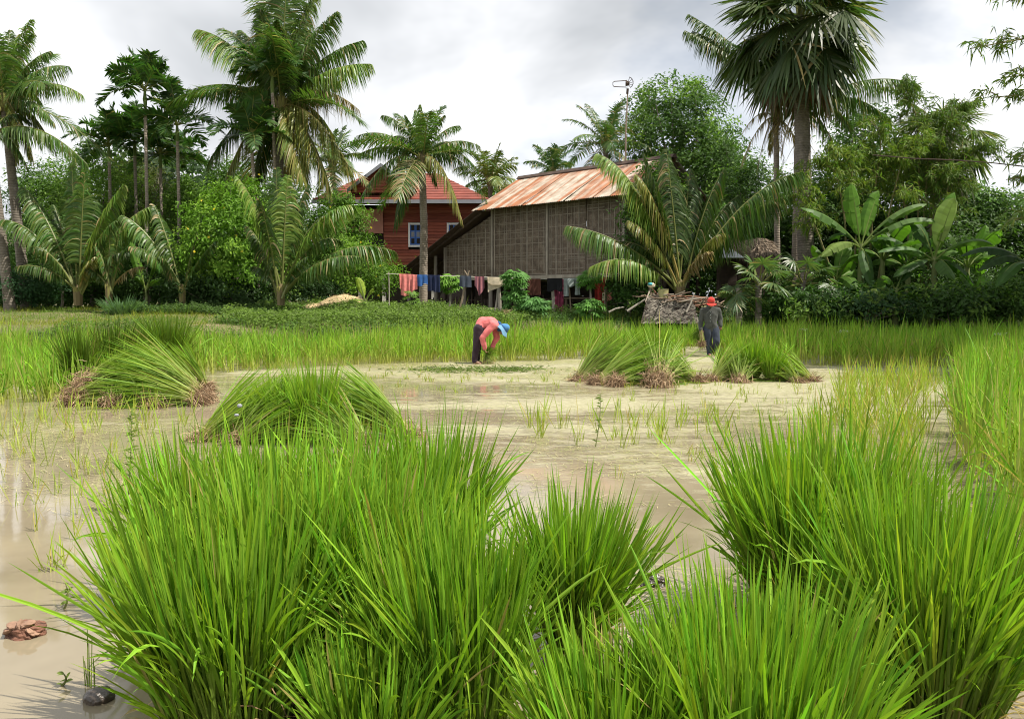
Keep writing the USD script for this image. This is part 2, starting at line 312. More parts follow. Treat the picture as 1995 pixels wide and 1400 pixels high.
def floats(name, poly, n, label, r, L=.075, w=.0046, bias=None):
    q = scatter(poly, n, r)
    m = meshkit.fbm(np.c_[q[:, 0] * .8, q[:, 1] * 1.5, np.zeros(len(q))], 4, 31)
    q = q[m > r.uniform(.30, .62, len(q)) + .16 * (1 - sstep(q[:, 1], 4.5, 9))]; N = len(q)
    a = r.normal(0, .95, N) + np.pi * (r.random(N) < .5)
    D = np.c_[np.cos(a), np.sin(a), r.normal(0, .02, N)]
    pal = np.array([(.40, .37, .18), (.34, .37, .13), (.46, .40, .25), (.22, .28, .07), (.19, .15, .08)])
    c = pal[r.choice(5, N, p=[.35, .28, .2, .12, .05])] * (1 + r.normal(0, .12, (N, 1)))
    V = ribbons(np.c_[q, r.uniform(.003, .014, N)], D, L * r.gamma(3, .33, N), w, r.normal(0, .01, N), 2, R=np.array([0, 0, 1.0]), G=np.c_[-np.sin(a), np.cos(a), 0 * a], cb=c, ct=c, r=r)
    obj(name, V, 'coloured', kind='stuff', label=label)
floats('floating_straw', [(-7.2, 9.5), (-4.2, 6.2), (-1.2, 4.6), (-.2, 3.2), (2.0, 3.4), (4.2, 8.2), (9.6, 17), (6, 19.5), (1, 20.4), (-4, 18.6), (-6, 15.5)], 95000, 'pale straw and torn green leaves floating on the water', r2)
floats('trampled_straw', [(-5.5, 15.6), (-1.5, 15), (5, 15.3), (9.4, 16.6), (9, 18.2), (5.6, 19.5), (1, 20.6), (-4, 18.8)], 42000, 'mat of trampled pale straw along the far edge of the water', r2, .14, .007)
# ---------------------------------------------------------------- bundles of pulled rice seedlings
def tangle(c, axis, rad, n, L, r, w=.006):
    """Matted brown roots."""
    P = c + r.normal(0, rad * .55, (n, 3)); D = unit(r.normal(0, .8, (n, 3)) + axis)
    col = np.array([(.25, .155, .09), (.34, .23, .135), (.44, .32, .2), (.14, .09, .055)])[r.integers(0, 4, n)]
    return ribbons(P, D, L * r.uniform(.5, 1.3, n), w, r.normal(.3, .4, n), 3, cb=col, ct=col * .9, r=r)
def lying_bundle(root, tip, n, label, group, r, thick=.12, spread=.2, w=.013, bend=.25, dark=.86, droop=.22, parent_name='rice_bundle', pale=1.0, roots=True, rootk=1.0):
    root, tip = np.asarray(root, float), np.asarray(tip, float)
    ax = tip - root; L0 = np.linalg.norm(ax); ax = ax / L0
    t = thing(parent_name, label, 'rice bundle', root, group)
    s = unit(np.cross(ax, [0.13, .2, 1.0])); u = np.cross(s, ax)
    a, q = r.random(n) * 2 * np.pi, np.sqrt(r.random(n))
    off = (np.cos(a) * q)[:, None] * s + (np.sin(a) * q)[:, None] * u
    P = root + off * thick + ax * r.uniform(-.03, .05, (n, 1)); P[:, 2] = np.maximum(P[:, 2], .012)
    D = unit(ax + off * spread * 1.1 + r.normal(0, spread * .6, (n, 3)) + np.array([0, 0, bend * .22]))
    cb, ct = rice_colors(n, r, .03, dark); cb = np.array([.46, .44, .20]) * pale * (1 + r.normal(0, .12, (n, 1)))
    L = L0 * r.uniform(.72, 1.12, n)
    V = ribbons(P, D, L, w * r.uniform(.7, 1.3, n), droop * .25 + bend * .16 + r.gamma(1.4, .10, n), 6, fold=.3, cb=cb, ct=ct, gam=.27, r=r)
    V[0][:, 2] = np.maximum(V[0][:, 2], .008 + .02 * r.random(len(V[0])))
    obj('blades', V, 'rice_leaf', t, kind='stuff')
    if roots:
        R = tangle(root - ax * .04, -ax * .8 + np.array([0, 0, -.25]), thick * rootk, int(900 * rootk), .17, r, .009)
        R[0][:, 2] = np.maximum(R[0][:, 2], .004)
        obj('roots', R, 'coloured', t, kind='stuff')
    return t
def upright_bundle(base, h, rad, n, label, group, r, lean=(0, 0), spread=.42, w=.0125, dark=1.0, nseg=6, leaves=26, droop=.13, single=True, parent_name='rice_bundle'):
    base = np.asarray(base, float)
    t = thing(parent_name, label, 'rice bundle', base, group)
    a, q = r.random(n) * 2 * np.pi, np.sqrt(r.random(n))
    off = np.c_[np.cos(a) * q, np.sin(a) * q, 0 * q]
    lean3 = np.array([lean[0], lean[1], 0])
    P = base + off * rad + np.c_[0 * q, 0 * q, r.uniform(-.02, .03, n)]
    D = unit(off * spread + r.normal(0, .085, (n, 3)) * np.array([1, 1, 0]) + lean3 + np.array([0, 0, 1.0]))
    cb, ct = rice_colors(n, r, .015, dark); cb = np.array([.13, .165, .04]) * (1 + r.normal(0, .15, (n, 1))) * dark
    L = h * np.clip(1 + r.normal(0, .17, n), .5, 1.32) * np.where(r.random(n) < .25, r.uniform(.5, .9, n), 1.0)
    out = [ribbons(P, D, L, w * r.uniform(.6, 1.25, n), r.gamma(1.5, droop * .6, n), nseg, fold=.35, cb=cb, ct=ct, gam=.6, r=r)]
    k = np.nonzero(r.random(n) < .6)[0]; m = len(k)                                  # leaves that leave the stems part way up
    P2 = P[k] + D[k] * (L[k] * r.uniform(.15, .45, m))[:, None]
    D2 = unit(D[k] + off[k] * .35 + r.normal(0, .17, (m, 3)))
    out.append(ribbons(P2, D2, L[k] * r.uniform(.45, .75, m), w * r.uniform(.7, 1.2, m), r.gamma(1.4, droop, m), nseg, fold=.35, cb=ct[k] * np.array([1.15, 1.05, 1.1]), ct=ct[k], gam=.8, r=r))
    d = max(8, n // 16)                                                              # dry, bent lower leaves
    a = r.random(d) * 2 * np.pi; o = np.c_[np.cos(a), np.sin(a), 0 * a]
    out.append(ribbons(base + o * rad * r.uniform(.5, 1.1, (d, 1)) + [0, 0, .03], unit(o * .75 + r.normal(0, .3, (d, 3)) + [0, 0, 1]), h * r.uniform(.3, .6, d), w * .55, r.uniform(.3, 1.1, d), nseg, cb=(.42, .33, .14), ct=(.36, .28, .13), r=r))
    V = join(out); V[0][:, 2] = np.maximum(V[0][:, 2], -.05)
    obj('blades', V, 'rice_leaf', t, kind='stuff')
    if single:
        for i in range(leaves):                                                      # the broad leaves one can pick out singly
            a = r.random() * 2 * np.pi; o = np.array([math.cos(a), math.sin(a), 0]); q = r.uniform(.3, 1.0)
            c = rice_colors(1, r, .012)
            bent = r.random() < .18
            obj('leaf', ribbons(base + o * rad * q + [0, 0, h * r.uniform(.05, .3)], unit(o * spread * q * r.uniform(.8, 1.5) + lean3 + r.normal(0, .06, 3) + [0, 0, 1]), h * r.uniform(.65, .95), w * r.uniform(1.05, 1.45), r.uniform(.5, .9) if bent else r.gamma(1.5, .05), 7, fold=.4, cb=c[1][0] * [1.2, 1.05, 1.1], ct=c[1][0], r=r), 'rice_leaf', t)
    R = tangle(base + [0, 0, .02], np.array([0, 0, -.2]), rad * .9, 260, .14, r, .006)
    R[0][:, 2] = np.maximum(R[0][:, 2], -.04)
    obj('roots', R, 'coloured', t, kind='stuff')
    return t
r3 = np.random.default_rng(31)
FG = 'bundles of pulled seedlings standing in the foreground'
#                 px    py   height radius n   lean          spread label
FORE = [
    (450, 1425, .80, .20, 1200, (-.06, .02), .20, 'leftmost big foreground bundle whose blades lean out over the water towards the brown husk'),
    (590, 1345, .86, .20, 1150, (.00, .05), .15, 'tall upright foreground bundle just right of the leftmost one with straw at its foot'),
    (385, 1180, .80, .15, 560, (-.04, .0), .20, 'back left foreground bundle beside the weedy stalk in the water'),
    (530, 1130, .78, .15, 520, (.0, .05), .22, 'back foreground bundle directly in front of the heaped lying bundles'),
    (700, 1120, .80, .15, 520, (.02, .05), .22, 'back foreground bundle in the middle of the green clump'),
    (835, 1130, .80, .16, 800, (.03, .0), .24, 'back right foreground bundle whose tips fan out over the open water'),
    (740, 1340, .84, .15, 700, (.03, .0), .18, 'dark green foreground bundle in the centre of the green clump'),
    (885, 1430, .76, .18, 1050, (-.09, .0), .19, 'nearest centre foreground bundle with long blades crossing to the left'),
    (1118, 1262, .64, .10, 800, (.05, .0), .36, 'small fan shaped bundle standing alone right of the green clump beside the dark clod'),
    (735, 1500, .46, .15, 600, (.0, .0), .24, 'short dark bundle at the bottom edge left of the nearest centre one'),
    (1190, 1565, .50, .14, 700, (-.06, .0), .24, 'low bright green bundle at the bottom edge right of centre'),
    (1475, 1560, .60, .24, 1500, (.02, .0), .24, 'bright green bundle in the bottom right cut off by the picture edge'),
    (1575, 1225, .84, .19, 1150, (-.07, .0), .22, 'right hand bundle whose left blades lean out over the water'),
    (1660, 1205, .84, .16, 750, (.04, .02), .24, 'back right bundle with one long blade pointing up to the right'),
    (1815, 1390, .83, .20, 1200, (.03, .0), .25, 'rightmost big foreground bundle with a folded pale leaf at its foot'),
]
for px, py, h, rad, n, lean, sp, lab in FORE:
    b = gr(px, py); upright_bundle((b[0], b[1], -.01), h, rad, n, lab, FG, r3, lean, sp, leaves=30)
# heaps of bundles lying further out
def L(px, py, Y): return at(px, py, Y)
HL, HM, HC, HR = ('bundles heaped at the left field edge', 'bundles heaped behind the foreground clump', 'bundles heaped in the middle of the far water', 'bundles set in a ring right of the middle heap')
def up(px, py, h, rad, n, lab, g, lean=(0, 0), spread=.4, w=.014, dark=1.0, z=0.0):
    b = gr(px, py, z); upright_bundle((b[0], b[1], z), h, rad, n, lab, g, r3, lean, spread, w, dark, 4, 0, .10, False)
up(160, 765, 1.05, .10, 260, 'darker upright bundle at the left end of the left heap', HL, (-.02, 0), .22, .016, .42)
up(222, 750, 1.08, .14, 420, 'dark green upright bundle second from the left in the left heap', HL, (.10, 0), .26, .016, .34)
up(275, 742, .95, .14, 420, 'lighter upright bundle in the middle of the left heap', HL, (.05, 0), .30, .015, .6)
up(330, 738, 1.18, .16, 520, 'tallest upright bundle standing at the back of the left heap', HL, (-.06, 0), .30, .015, .5)
lying_bundle(L(398, 748, 12.9), L(335, 655, 12.6), 160, 'thin bundle leaning on the right end of the left heap', HL, r3, .05, .16, bend=.05)
lying_bundle(L(385, 768, 11.9) , L(192, 690, 11.9), 620, 'big bundle lying on top of the left heap with its roots to the right', HL, r3, .13, .26, bend=.22)
lying_bundle(L(375, 780, 11.7), L(235, 752, 11.6), 320, 'lower bundle under the big one with its roots at the right of the left heap', HL, r3, .10, .26, bend=.1)
lying_bundle(L(182, 742, 11.9), L(330, 700, 12.2), 360, 'bundle with a round brown root ball facing left on the left heap', HL, r3, .15, .25, bend=.15, dark=.8)
lying_bundle(L(155, 772, 11.7), L(300, 745, 12.2), 300, 'lowest bundle at the left end of the left heap with dark wet roots', HL, r3, .14, .25, bend=.1, dark=.8)
lying_bundle(L(295, 788, 11.5), L(265, 735, 12.3), 300, 'bundle under the left heap with its brown roots pointing to the camera', HL, r3, .14, .3, bend=.3)
lying_bundle(L(220, 788, 11.5), L(250, 745, 12.3), 240, 'bundle with pale stems at the front of the left heap', HL, r3, .12, .3, bend=.3)
lying_bundle(L(405, 856, 8.8), L(575, 738, 9.0), 460, 'pale bundle with roots at the left end of the heap behind the foreground clump', HM, r3, .12, .22, bend=.2, pale=1.1, dark=1.1)
lying_bundle(L(470, 858, 8.6), L(612, 752, 8.8), 420, 'bundle lying across the front of the heap behind the foreground clump', HM, r3, .11, .24, bend=.3, dark=1.05)
lying_bundle(L(785, 848, 9.0), L(622, 726, 9.0), 520, 'dark green bundle sloping down to the right of the heap behind the foreground clump', HM, r3, .13, .18, bend=.2, dark=.85)
lying_bundle(L(700, 868, 8.5), L(590, 780, 8.6), 320, 'bundle under the sloping one in the heap behind the foreground clump', HM, r3, .12, .28, bend=.3)
up(545, 856, .66, .14, 520, 'bluish green bundle on the top of the heap behind the foreground clump', HM, (.08, .05), .30, .014, .95)
up(615, 862, .80, .12, 460, 'upright bundle at the peak of the heap behind the foreground clump', HM, (-.04, .05), .26, .014, 1.05)
lying_bundle(L(1132, 738, 15.2), L(1222, 655, 15.6), 420, 'left bundle of the middle heap, arching with its roots to the left', HC, r3, .12, .22, bend=.3, w=.015, dark=.8)
lying_bundle(L(1170, 745, 14.6), L(1318, 680, 14.9), 460, 'front bundle of the middle heap lying to the right with pale stems', HC, r3, .11, .22, bend=.5, w=.015, dark=.95, rootk=1.3)
lying_bundle(L(1208, 743, 14.3), L(1262, 728, 14.7), 130, 'lowest bundle of the middle heap with a short pale stalk end', HC, r3, .10, .2, bend=.1, w=.015, rootk=1.2)
lying_bundle(L(1284, 738, 14.2), L(1290, 682, 15.6), 360, 'bundle of the middle heap with a big round root ball facing the camera', HC, r3, .17, .34, bend=.6, w=.015, dark=.75, rootk=1.35)
lying_bundle(L(1352, 740, 14.9), L(1262, 688, 15.3), 220, 'right bundle of the middle heap with its roots at the right end', HC, r3, .09, .25, bend=.3, w=.015, dark=.8, rootk=1.2)
up(1268, 716, .86, .18, 420, 'bluish green bundle standing at the back of the middle heap', HC, (0, 0), .42, .016, .75)
up(1205, 718, .66, .16, 300, 'dark green bundle at the back left of the middle heap', HC, (.1, 0), .45, .016, .6)
lying_bundle(L(1392, 738, 15.2), L(1470, 685, 15.6), 320, 'leftmost bundle of the right heap leaning inwards', HR, r3, .10, .3, bend=.3, w=.015, dark=.85)
lying_bundle(L(1575, 740, 15.2), L(1490, 695, 15.5), 320, 'rightmost bundle of the right heap with its roots stretched to the right', HR, r3, .10, .28, bend=.25, w=.015, dark=.85)
lying_bundle(L(1440, 742, 15.0), L(1445, 690, 15.5), 300, 'second bundle from the left in the right heap with spread brown roots', HR, r3, .14, .3, bend=.4, w=.015)
lying_bundle(L(1550, 744, 15.0), L(1500, 700, 15.4), 240, 'short bundle beside the rightmost one in the right heap', HR, r3, .11, .3, bend=.4, w=.015)
up(1468, 740, .80, .08, 420, 'tall tied upright bundle at the centre of the right heap', HR, (-.03, 0), .38, .015)
up(1503, 742, .62, .09, 300, 'shorter upright bundle right of the tallest one in the right heap', HR, (-.02, 0), .34, .015)
up(1425, 733, .58, .14, 300, 'low back bundle on the left of the right heap', HR, (0, 0), .5, .015, .8)
# ---------------------------------------------------------------- bamboo house on stilts
HU, HN = np.array([.7071, -.7071, 0]), np.array([.7071, .7071, 0])      # along the eave to the right, and into the house
HO = np.array([-1.72, 38.0, 0])
def hp(a, b, z): return HO + HU * a + HN * b + np.array([0, 0, z])
def ha(px, b):                                                             # the eave distance whose point at depth b shows at column px
    k = (px - 997.5) / F; q = HO + HN * b
    return (k * q[1] - q[0]) / (HU[0] - k * HU[1])
def slab(a0, a1, b0, b1, z0, z1):
    return hexa([hp(a0, b0, z0), hp(a1, b0, z0), hp(a1, b1, z0), hp(a0, b1, z0), hp(a0, b0, z1), hp(a1, b0, z1), hp(a1, b1, z1), hp(a0, b1, z1)])
M('rusty_iron', {'a': ('attribute', {'attribute': 'albedo'}), 'g': ('geometry', {}), 'n': ('noise_texture', {'scale': 2.2, 'detail': 7.0, 'roughness': 0.65}), 'r': ('rgb_ramp', {'ramp': [(0.38, (.62, .56, .50)), (0.62, (1.0, 1.0, 1.0))]}),
    'mx': ('mix', {'mix_type': 'multiply', 'fac': 1.0}), 'p': ('principled_bsdf', {'roughness': 0.6, 'specular_ior_level': 0.3})}, [('g.position', 'n.vector'), ('n.fac', 'r.fac'), ('a.color', 'mx.color1'), ('r.color', 'mx.color2'), ('mx.color', 'p.base_color')])
M('woven_bamboo', {'g': ('texture_coordinate', {}), 'm': ('mapping', {'scale': (1, 1, 1)}), 'v': ('noise_texture', {'scale': 3.0, 'detail': 8.0, 'roughness': 0.75}), 'm2': ('mapping', {'scale': (2.2, 2.2, 22.0)}), 'w': ('noise_texture', {'scale': 4.0, 'detail': 4.0, 'roughness': 0.7}),
    'r': ('rgb_ramp', {'ramp': [(0.3, (.07, .054, .04)), (0.5, (.158, .125, .096)), (0.7, (.28, .232, .182))]}), 'r2': ('rgb_ramp', {'ramp': [(0.3, (.55, .52, .5)), (0.65, (1.05, 1.05, 1.05))]}), 'mx': ('mix', {'mix_type': 'multiply', 'fac': 1.0}),
    'b': ('bump', {'strength': .8, 'distance': .03}), 'p': ('principled_bsdf', {'roughness': .85, 'specular_ior_level': .2})},
  [('g.object', 'm.vector'), ('m.vector', 'v.vector'), ('g.object', 'm2.vector'), ('m2.vector', 'w.vector'), ('v.fac', 'r.fac'), ('w.fac', 'r2.fac'), ('r.color', 'mx.color1'), ('r2.color', 'mx.color2'), ('mx.color', 'p.base_color'), ('w.fac', 'b.height'), ('b.normal', 'p.normal')])
plain('bamboo_batten', (.27, .235, .19), .8, .3, 5)
plain('dark_iron', (.075, .05, .038), .8, .4, 1.5)
r5 = np.random.default_rng(51)
house = thing('bamboo_house', 'grey woven bamboo house on stilts with a rusty corrugated iron roof', 'house', hp(3, 3, .9))
EZ, RZ, RB = 5.45, 7.22, 3.1                                              # eave height, ridge height, ridge distance
def corrug(a0, a1, b0, z0, b1, z1, amp, pitch, r, th=.012, jag=.05):
    """One corrugated sheet with its ribs running from the eave to the ridge; colour is rust and zinc in streaks along the ribs."""
    n = int((a1 - a0) / pitch * 4) + 1; a = np.linspace(a0, a1, n); k = 9
    t = np.linspace(0, 1, k); s0 = r.normal(0, jag)
    V = np.zeros((n, k, 3)); C = np.zeros((n, k, 3))
    wv = amp * np.cos(2 * np.pi * (a - a0) / pitch)
    for j in range(k):
        b = b0 + (b1 - b0) * t[j] + (s0 * (1 - t[j])); z = z0 + (z1 - z0) * t[j]
        V[:, j] = HO + HU * a[:, None] + HN * b + np.c_[0 * a, 0 * a, z + wv + r.normal(0, .003)]
    g = meshkit.fbm(np.stack([np.repeat(a[:, None], k, 1) * 4.5, np.repeat(t[None] * 1.6, n, 0), np.full((n, k), s0 * 40)], -1), 4, 3)
    g = np.clip((g - .40) * 5.0, 0, 1)[..., None]
    C = np.array([.40, .355, .295]) * (1 - g) + np.array([.30, .115, .045]) * g
    i = np.arange(n * k).reshape(n, k); q = np.stack([i[:-1, :-1], i[1:, :-1], i[1:, 1:], i[:-1, 1:]], -1).reshape(-1, 4)
    f = np.vstack([q[:, [0, 1, 2]], q[:, [0, 2, 3]]]); V = V.reshape(-1, 3); C = C.reshape(-1, 3)
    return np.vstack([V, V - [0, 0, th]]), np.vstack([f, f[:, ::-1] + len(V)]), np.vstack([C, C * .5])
for i in range(11):
    a0 = -.12 + i * .785
    obj('roof_sheet', corrug(a0, a0 + .80, -.0, EZ + .004 * (i % 2), RB, RZ + .004 * (i % 2), .016, .1, r5), 'rusty_iron', house)
for i in range(4):
    a0 = -.1 + i * 2.16
    obj('back_roof_sheet', corrug(a0, a0 + 2.17, 6.4, EZ - .1, RB + .05, RZ - .01, .016, .2, r5), 'rusty_iron', house)
obj('ridge_cap', hexa([hp(-.2, RB - .2, RZ - .06), hp(8.6, RB - .2, RZ - .06), hp(8.6, RB + .22, RZ - .06), hp(-.2, RB + .22, RZ - .06), hp(-.2, RB - .06, RZ + .09), hp(8.6, RB - .06, RZ + .09), hp(8.6, RB + .06, RZ + .09), hp(-.2, RB + .06, RZ + .09)]), 'dark_iron', house)
# lean-to roof going down to the left
SL = .463
for i in range(7):
    b0 = -.12 + i * .9
    c = [hp(.25, b0, EZ + .02), hp(.25, b0 + .92, EZ + .02), hp(-6.0, b0 + .92, EZ + .02 - 6.25 * SL), hp(-6.0, b0, EZ + .02 - 6.25 * SL)]
    c = [p + np.array([0, 0, .012 * (i % 2)]) for p in c]
    obj('lean_to_sheet', hexa([p - np.array([0, 0, .03]) for p in c] + c), 'dark_iron', house)
for b in (.25, 1.6, 3.1, 4.6):
    obj('rafter', hexa([hp(.2, b, EZ - .14), hp(.2, b + .08, EZ - .14), hp(-5.9, b + .08, EZ - .14 - 6.1 * SL), hp(-5.9, b, EZ - .14 - 6.1 * SL), hp(.2, b, EZ - .04), hp(.2, b + .08, EZ - .04), hp(-5.9, b + .08, EZ - .04 - 6.1 * SL), hp(-5.9, b, EZ - .04 - 6.1 * SL)]), 'dark_wood', house)
for a in (-2.0, -4.0, -5.8):
    z = EZ - .17 + a * SL; obj('purlin', slab(a - .04, a + .04, -.05, 6.0, z, z + .07), 'dark_wood', house)
WB = .62                                                                   # wall plane
FZ = 2.52
def panel(px0, px1, ztop0, ztop1, bo, name='wall_panel'):
    a0, a1 = ha(px0, WB), ha(px1, WB)
    c = lambda b: [hp(a0, b, FZ), hp(a1, b, FZ), hp(a1, b, ztop1), hp(a0, b, ztop0)]
    p = obj(name, hexa(c(WB + bo) + c(WB + bo + .035)), 'woven_bamboo', house)
    # split bamboo battens over the weave, thin ones across, stronger ones upright
    out = []
    for z in np.arange(FZ + .1, max(ztop0, ztop1) - .05, .125):
        if r5.random() < .45: continue
        s0, s1 = (a0 + .03, a1 - .03)
        if ztop0 != ztop1:
            lim = a0 + (z - ztop0) / (ztop1 - ztop0) * (a1 - a0) if z > ztop0 else a0; s0 = max(s0, lim + .05)
        else:
            s0 += r5.random() * .6 * (a1 - a0) * (r5.random() < .4); s1 -= r5.random() * .5 * (a1 - a0) * (r5.random() < .4)
        if s1 - s0 > .2: zz = z + r5.normal(0, .02); out.append(slab(s0, s1, WB + bo - .012, WB + bo + .002, zz, zz + r5.uniform(.012, .024)))
    for a in np.arange(a0 + .06, a1, r5.uniform(.24, .34)):
        for q in range(r5.integers(1, 3)):
            aa = a + q * .07 + r5.normal(0, .03)
            if aa > a1 - .03 or aa < a0: continue
            zt = min(ztop0 + (ztop1 - ztop0) * (aa - a0) / (a1 - a0), 5.6) - .04; z0 = FZ + r5.random() * .3 * (r5.random() < .3)
            out.append(slab(aa, aa + r5.uniform(.012, .03), WB + bo - .024, WB + bo - .011, z0, zt - r5.random() * .8 * (r5.random() < .35)))
    obj('battens', join(out), 'bamboo_batten', p, kind='stuff')
    return a0, a1
ZT = lambda a: EZ - .2 + min(a, 0) * SL
aL, aM, aR = ha(868, WB), ha(960, WB), ha(1066, WB)
panel(868, 958, ZT(aL) - .02, ZT(aM) - .02, 0.0)
panel(961, 1064, 5.66, 5.66, .012)
panel(1068, 1140, 5.66, 5.66, .0)
panel(1141, 1213, 5.66, 5.66, .014)
for px in (868, 959.5, 1066, 1214):
    a = ha(px, WB); obj('wall_post', slab(a - .05, a + .05, WB - .045, WB + .06, FZ - .1, (ZT(a) if a < 0 else 5.68) - .03), 'grey_wood', house)
aE = ha(1214, WB)
obj('bottom_rail', slab(aL - .05, aE + .06, WB - .06, WB + .08, FZ - .16, FZ - .012), 'grey_wood', house)
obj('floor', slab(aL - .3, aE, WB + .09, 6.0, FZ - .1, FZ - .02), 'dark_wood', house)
obj('right_wall', hexa([hp(aE, WB + .07, FZ), hp(aE, 5.9, FZ), hp(aE + .04, 5.9, FZ), hp(aE + .04, WB + .07, FZ), hp(aE, WB + .07, 5.3), hp(aE, 5.9, 5.3), hp(aE + .04, 5.9, 5.3), hp(aE + .04, WB + .07, 5.3)]), 'woven_bamboo', house)
obj('back_wall', slab(-1.6, aE, 5.92, 5.96, FZ, 5.0), 'woven_bamboo', house)
obj('left_wall', hexa([hp(-1.62, WB + .08, FZ), hp(-1.58, WB + .08, FZ), hp(-1.58, 5.9, FZ), hp(-1.62, 5.9, FZ), hp(-1.62, WB + .08, 4.4), hp(-1.58, WB + .08, 4.4), hp(-1.58, 5.9, 4.4), hp(-1.62, 5.9, 4.4)]), 'woven_bamboo', house)
for a in (-5.7, -3.6, -1.5, .3, 2.4, 4.6, 6.6, 8.1):
    for b in (.75, 3.2, 5.7):
        top = FZ - .1 if a > -1.6 else EZ - .2 + a * SL
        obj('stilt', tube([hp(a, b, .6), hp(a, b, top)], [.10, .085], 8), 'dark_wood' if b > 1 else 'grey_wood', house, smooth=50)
# what stands under the floor at the back: slatted screen, a bed platform
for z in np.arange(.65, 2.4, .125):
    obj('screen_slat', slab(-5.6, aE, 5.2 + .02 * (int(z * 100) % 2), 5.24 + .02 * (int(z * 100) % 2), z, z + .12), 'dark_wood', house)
for a0, a1, z in ((.6, 2.6, 1.45), (3.6, 5.6, 1.5)):
    obj('bed_platform', slab(a0, a1, 2.0, 3.6, z, z + .06), 'wood', house)
    for a in (a0 + .1, a1 - .1): obj('platform_leg', slab(a, a + .07, 2.05, 2.12, .8, z - .003), 'wood', house)
for a in np.arange(-4.8, 3.5, .22):
    obj('picket', slab(a, a + .04, 1.2, 1.24, .95, 1.62 + r5.normal(0, .08)), 'dark_wood', house)
obj('picket_rail', slab(-4.9, 3.5, 1.25, 1.29, 1.42, 1.47), 'dark_wood', house)

# ---------------------------------------------------------------- red house
red = thing('red_house', 'red wooden plank house with a red tiled gable roof and blue windows', 'house', (-5, 47, 1))
plain('red_planks', (.28, .072, .042), .65, .3, 3, stretch=(.4, 1, 5)); plain('red_planks_dark', (.22, .058, .036), .65, .3, 3, stretch=(.4, 1, 5)); plain('red_planks_faded', (.32, .105, .065), .7, .3, 3, stretch=(.4, 1, 5)); plain('red_tile', (.18, .045, .03), .65, .3, 2.0); plain('pink_plaster', (.42, .20, .155), .8, .15, 2)
plain('grey_board', (.24, .25, .28), .6, .1, 4); plain('blue_paint', (.06, .16, .50), .5, .15, 4); plain('dark_inside', (.03, .025, .022), .9, .2, 3)
YF = 46.0
def zz(py, Y): return at(997, py, Y)[2]
def xx(px, Y): return (px - 997.5) / F * Y / (FWD[1] + 0 * px) * 1.0
X0, X1, XB = -7.0, -1.7, -9.9                                             # plank wall from X0 to X1, recessed balcony from XB to X0
obj('inner_wall', box((XB, YF + .16, 1.0), (X1, YF + 7, 6.6)), 'dark_inside', red)
z = 3.35; k = 0
while z < 6.55:
    cut = []
    spans = [(X0, X1)]
    for wa, wb, w0, w1 in ((-5.66, -4.86, 4.32, 5.62), (-3.55, -2.75, 4.32, 5.62)):
        if z + .16 > w0 and z < w1: spans = [s for (p, q) in spans for s in ((p, min(q, wa)), (max(p, wb), q)) if s[1] - s[0] > .05]
    for p, q in spans:
        o = .012 * (k % 2) + r5.uniform(0, .006)
        obj('plank', hexa([(p, YF - .03 - o, z), (q, YF - .03 - o, z), (q, YF + .10, z), (p, YF + .10, z), (p, YF - .0 - o, z + .158), (q, YF - .0 - o, z + .158), (q, YF + .10, z + .158), (p, YF + .10, z + .158)]), ('red_planks', 'red_planks_dark', 'red_planks', 'red_planks_faded')[r5.integers(4)], red)
    z += .165; k += 1
for wa, wb, w0, w1 in ((-5.66, -4.86, 4.32, 5.62), (-3.55, -2.75, 4.32, 5.62)):
    w = obj('window', join([box((wa, YF - .08, w0), (wa + .1, YF + .1, w1)), box((wb - .1, YF - .08, w0), (wb, YF + .1, w1)), box((wa + .103, YF - .078, w0), (wb - .103, YF + .1, w0 + .1)), box((wa + .103, YF - .078, w1 - .1), (wb - .103, YF + .1, w1))]), 'white_paint', red)
    for i in range(2):
        s0 = wa + .11 + i * .295; obj('shutter', box((s0, YF - .05, w0 + .11), (s0 + .28, YF - .01, w1 - .11)), 'blue_paint', w)
        for j in range(3): obj('pane', box((s0 + .05, YF - .06, w0 + .18 + j * .36), (s0 + .23, YF - .052, w0 + .46 + j * .36)), 'grey_board' if j == 1 else 'dark_inside', w)
# balcony
obj('balcony_wall', box((XB, YF - .2, 5.05), (X0 - .01, YF - .08, 6.35)), 'pink_plaster', red)
obj('balcony_floor', box((XB, YF - .8, 3.2), (X0 - .01, YF + .1, 3.34)), 'concrete', red)
obj('balcony_rail', box((XB, YF - .78, 4.1), (X0 - .01, YF - .70, 4.18)), 'white_paint', red)
for x in np.arange(XB + .1, X0, .25): obj('baluster', box((x, YF - .77, 3.345), (x + .05, YF - .72, 4.097)), 'white_paint', red)
for x in (XB, -8.4, X0 - .1, -4.4, X1 - .2): obj('post', box((x, YF - .24, .7), (x + .2, YF - .04 + .0, 3.19 if x > -7 else 3.195)), 'concrete', red)
obj('ground_wall', box((XB, YF + 2, .7), (X1, YF + 2.1, 3.2)), 'red_planks', red)
